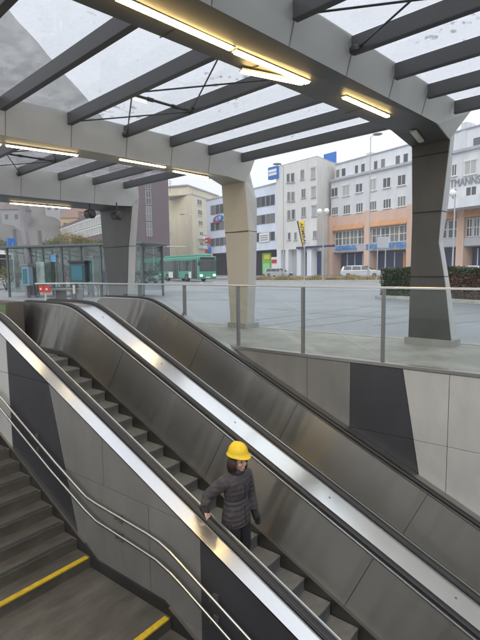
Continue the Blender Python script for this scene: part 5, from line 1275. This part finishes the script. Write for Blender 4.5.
# helmet: shell with brim and peak, three ridges
hm = MB(); n = 28; sec = []
HC = Matrix.Translation(HP+Vector((.0, 0, .066)))@yaw@Matrix.Rotation(R_(-2), 4, 'Y')@Matrix.Diagonal((.87, .9, .93, 1))
vs = []; fs = []; prof = [(0.02, .128), (.04, .124), (.075, .105), (.10, .07), (.112, .03), (.116, .0), (.128, -.006), (.130, -.012), (.112, -.010), (.108, .0)]
for r, z in prof:
    for k in range(n):
        t = 2*pi*k/n; x = r*1.14*cos(t); y = r*.96*sin(t)
        if .12 < r and cos(t) > 0: x += .030*cos(t)**2; zz = z-.006*cos(t)**2
        else: zz = z
        rid = .006*math.exp(-(y/.012)**2) if z > .02 else 0
        vs.append(HC@Vector((x, y, zz+rid)))
for i in range(len(prof)-1):
    for k in range(n): fs.append((i*n+k, i*n+(k+1) % n, (i+1)*n+(k+1) % n, (i+1)*n+k))
fs += [tuple(range(n))]
hm.add(vs, fs); hm.build('helmet', helmet_m, person, local=True, smooth=True)
# coat: quilted, belted, stand-up collar, hem over the thighs
c = MB()
rings(c, [(.0, 0, .715, .128, .182), (.0, 0, .76, .13, .182), (.0, 0, .85, .122, .172), (.0, 0, .93, .106, .148), (.0, 0, .965, .096, .134), (.003, 0, 1.0, .103, .142), (.008, 0, 1.08, .114, .156), (.002, 0, 1.16, .112, .17), (-.003, 0, 1.215, .10, .165), (.0, 0, 1.25, .078, .115), (.006, 0, 1.272, .066, .078), (.010, 0, 1.298, .062, .07)], 26)
for a, e_, w_ in ((SHR, ELR, WRR), (SHL, ELL, WRL)):
    s_ = -1 if a.y < 0 else 1
    c.tube([a+Vector((0, -s_*.05, .0)), a+Vector((0, s_*.004, -.01)), a.lerp(e_, .5), e_, e_.lerp(w_, .6), e_.lerp(w_, .9)], [.06, .072, .066, .06, .052, .047], 14)
co = remesh(c, 'coat', coat_m, .0075, 5, person)
n_ = coat_m.node_tree.nodes; l_ = coat_m.node_tree.links
tcq = n_.new('ShaderNodeTexCoord'); wq = n_.new('ShaderNodeTexWave'); wq.bands_direction = 'Z'; wq.inputs['Scale'].default_value = 6; wq.inputs['Distortion'].default_value = 3.2; wq.inputs['Detail'].default_value = 2
l_.new(tcq.outputs['Object'], wq.inputs[0]); nq = n_.new('ShaderNodeTexNoise'); nq.inputs['Scale'].default_value = 18; l_.new(tcq.outputs['Object'], nq.inputs[0])
aq = n_.new('ShaderNodeMath'); aq.operation = 'ADD'; l_.new(wq.outputs[1], aq.inputs[0]); l_.new(nq.outputs[0], aq.inputs[1])
bq = n_.new('ShaderNodeBump'); bq.inputs['Strength'].default_value = .55; bq.inputs['Distance'].default_value = .007; l_.new(aq.outputs[0], bq.inputs['Height']); l_.new(bq.outputs[0], n_['Principled BSDF'].inputs['Normal'])
rings(MB(), [(0, 0, .948, .100, .140), (0, 0, .953, .106, .146), (0, 0, .980, .106, .146), (0, 0, .985, .100, .141)], 26).build('belt', mat('belt_m', (.07, .062, .066), .7), person, local=True, smooth=True)
tr = MB()
rings(tr, [(0, 0, .70, .115, .165), (0, 0, .80, .11, .16)])
for s_ in (-1, 1): tr.tube([(0, s_*.085, .78), (.03, s_*.09, .45), (.0, s_*.09, .1)], [.098, .075, .058], 14)
remesh(tr, 'trousers', trouser_m, .01, 4, person)
for s_ in (-1, 1):
    sh_ = MB(); sh_.tube([(-.07, s_*.09, .045), (.02, s_*.09, .05), (.10, s_*.097, .038), (.155, s_*.1, .03)], [.04, .047, .042, .028], 12); sh_.box(-.09, .17, s_*.095-.042, s_*.095+.042, .0, .018); remesh(sh_, 'shoe', shoe_m, .006, 2, person)
# black cuffs and fingerless gloves
gv = MB().tube([ELR.lerp(WRR, .82), WRR, WRR.lerp(HANDR, .55), HANDR-Vector((.012, 0, 0))], [.044, .038, .039, .036], 14); remesh(gv, 'glove', glove_m, .006, 2, person)
gl_ = MB().tube([ELL.lerp(WRL, .85), WRL, WRL+Vector((.03, 0, -.05))], [.042, .034, .036], 14); hg = MB(); hand(hg, WRL+Vector((.035, 0, -.065)), (.35, .0, -.94), (.85, .0, .3), (.0, 1, 0), (.05, .062, .066, .058), .35, 1); bmh = bmesh.new(); gl_.add([tuple(v) for v in hg.v], hg.f); gl_.tube([WRL, WRL+Vector((.025, .0, -.05)), WRL+Vector((.036, 0, -.078))], [.036, .04, .036], 12); gg = remesh(gl_, 'glove', glove_m, .004, 1, person); dm = gg.modifiers.new('swell', 'DISPLACE'); dm.strength = .003; dm.mid_level = 0

zp = MB().tube([(.118+0, 0, 1.16), (.124, 0, 1.08), (.109, 0, 1.0)], .004, 6); zp.tube([(.108, 0, .93), (.124, 0, .85), (.132, 0, .76)], .004, 6); zp.build('zip', glove_m, person, local=True)
cl_ = rings(MB(), [(.010, 0, 1.252, .078, .088), (.010, 0, 1.28, .076, .084), (.010, 0, 1.308, .071, .078), (.010, 0, 1.308, .062, .068), (.010, 0, 1.27, .062, .068)], 24); cl_.build('collar', coat_m, person, local=True, smooth=True)
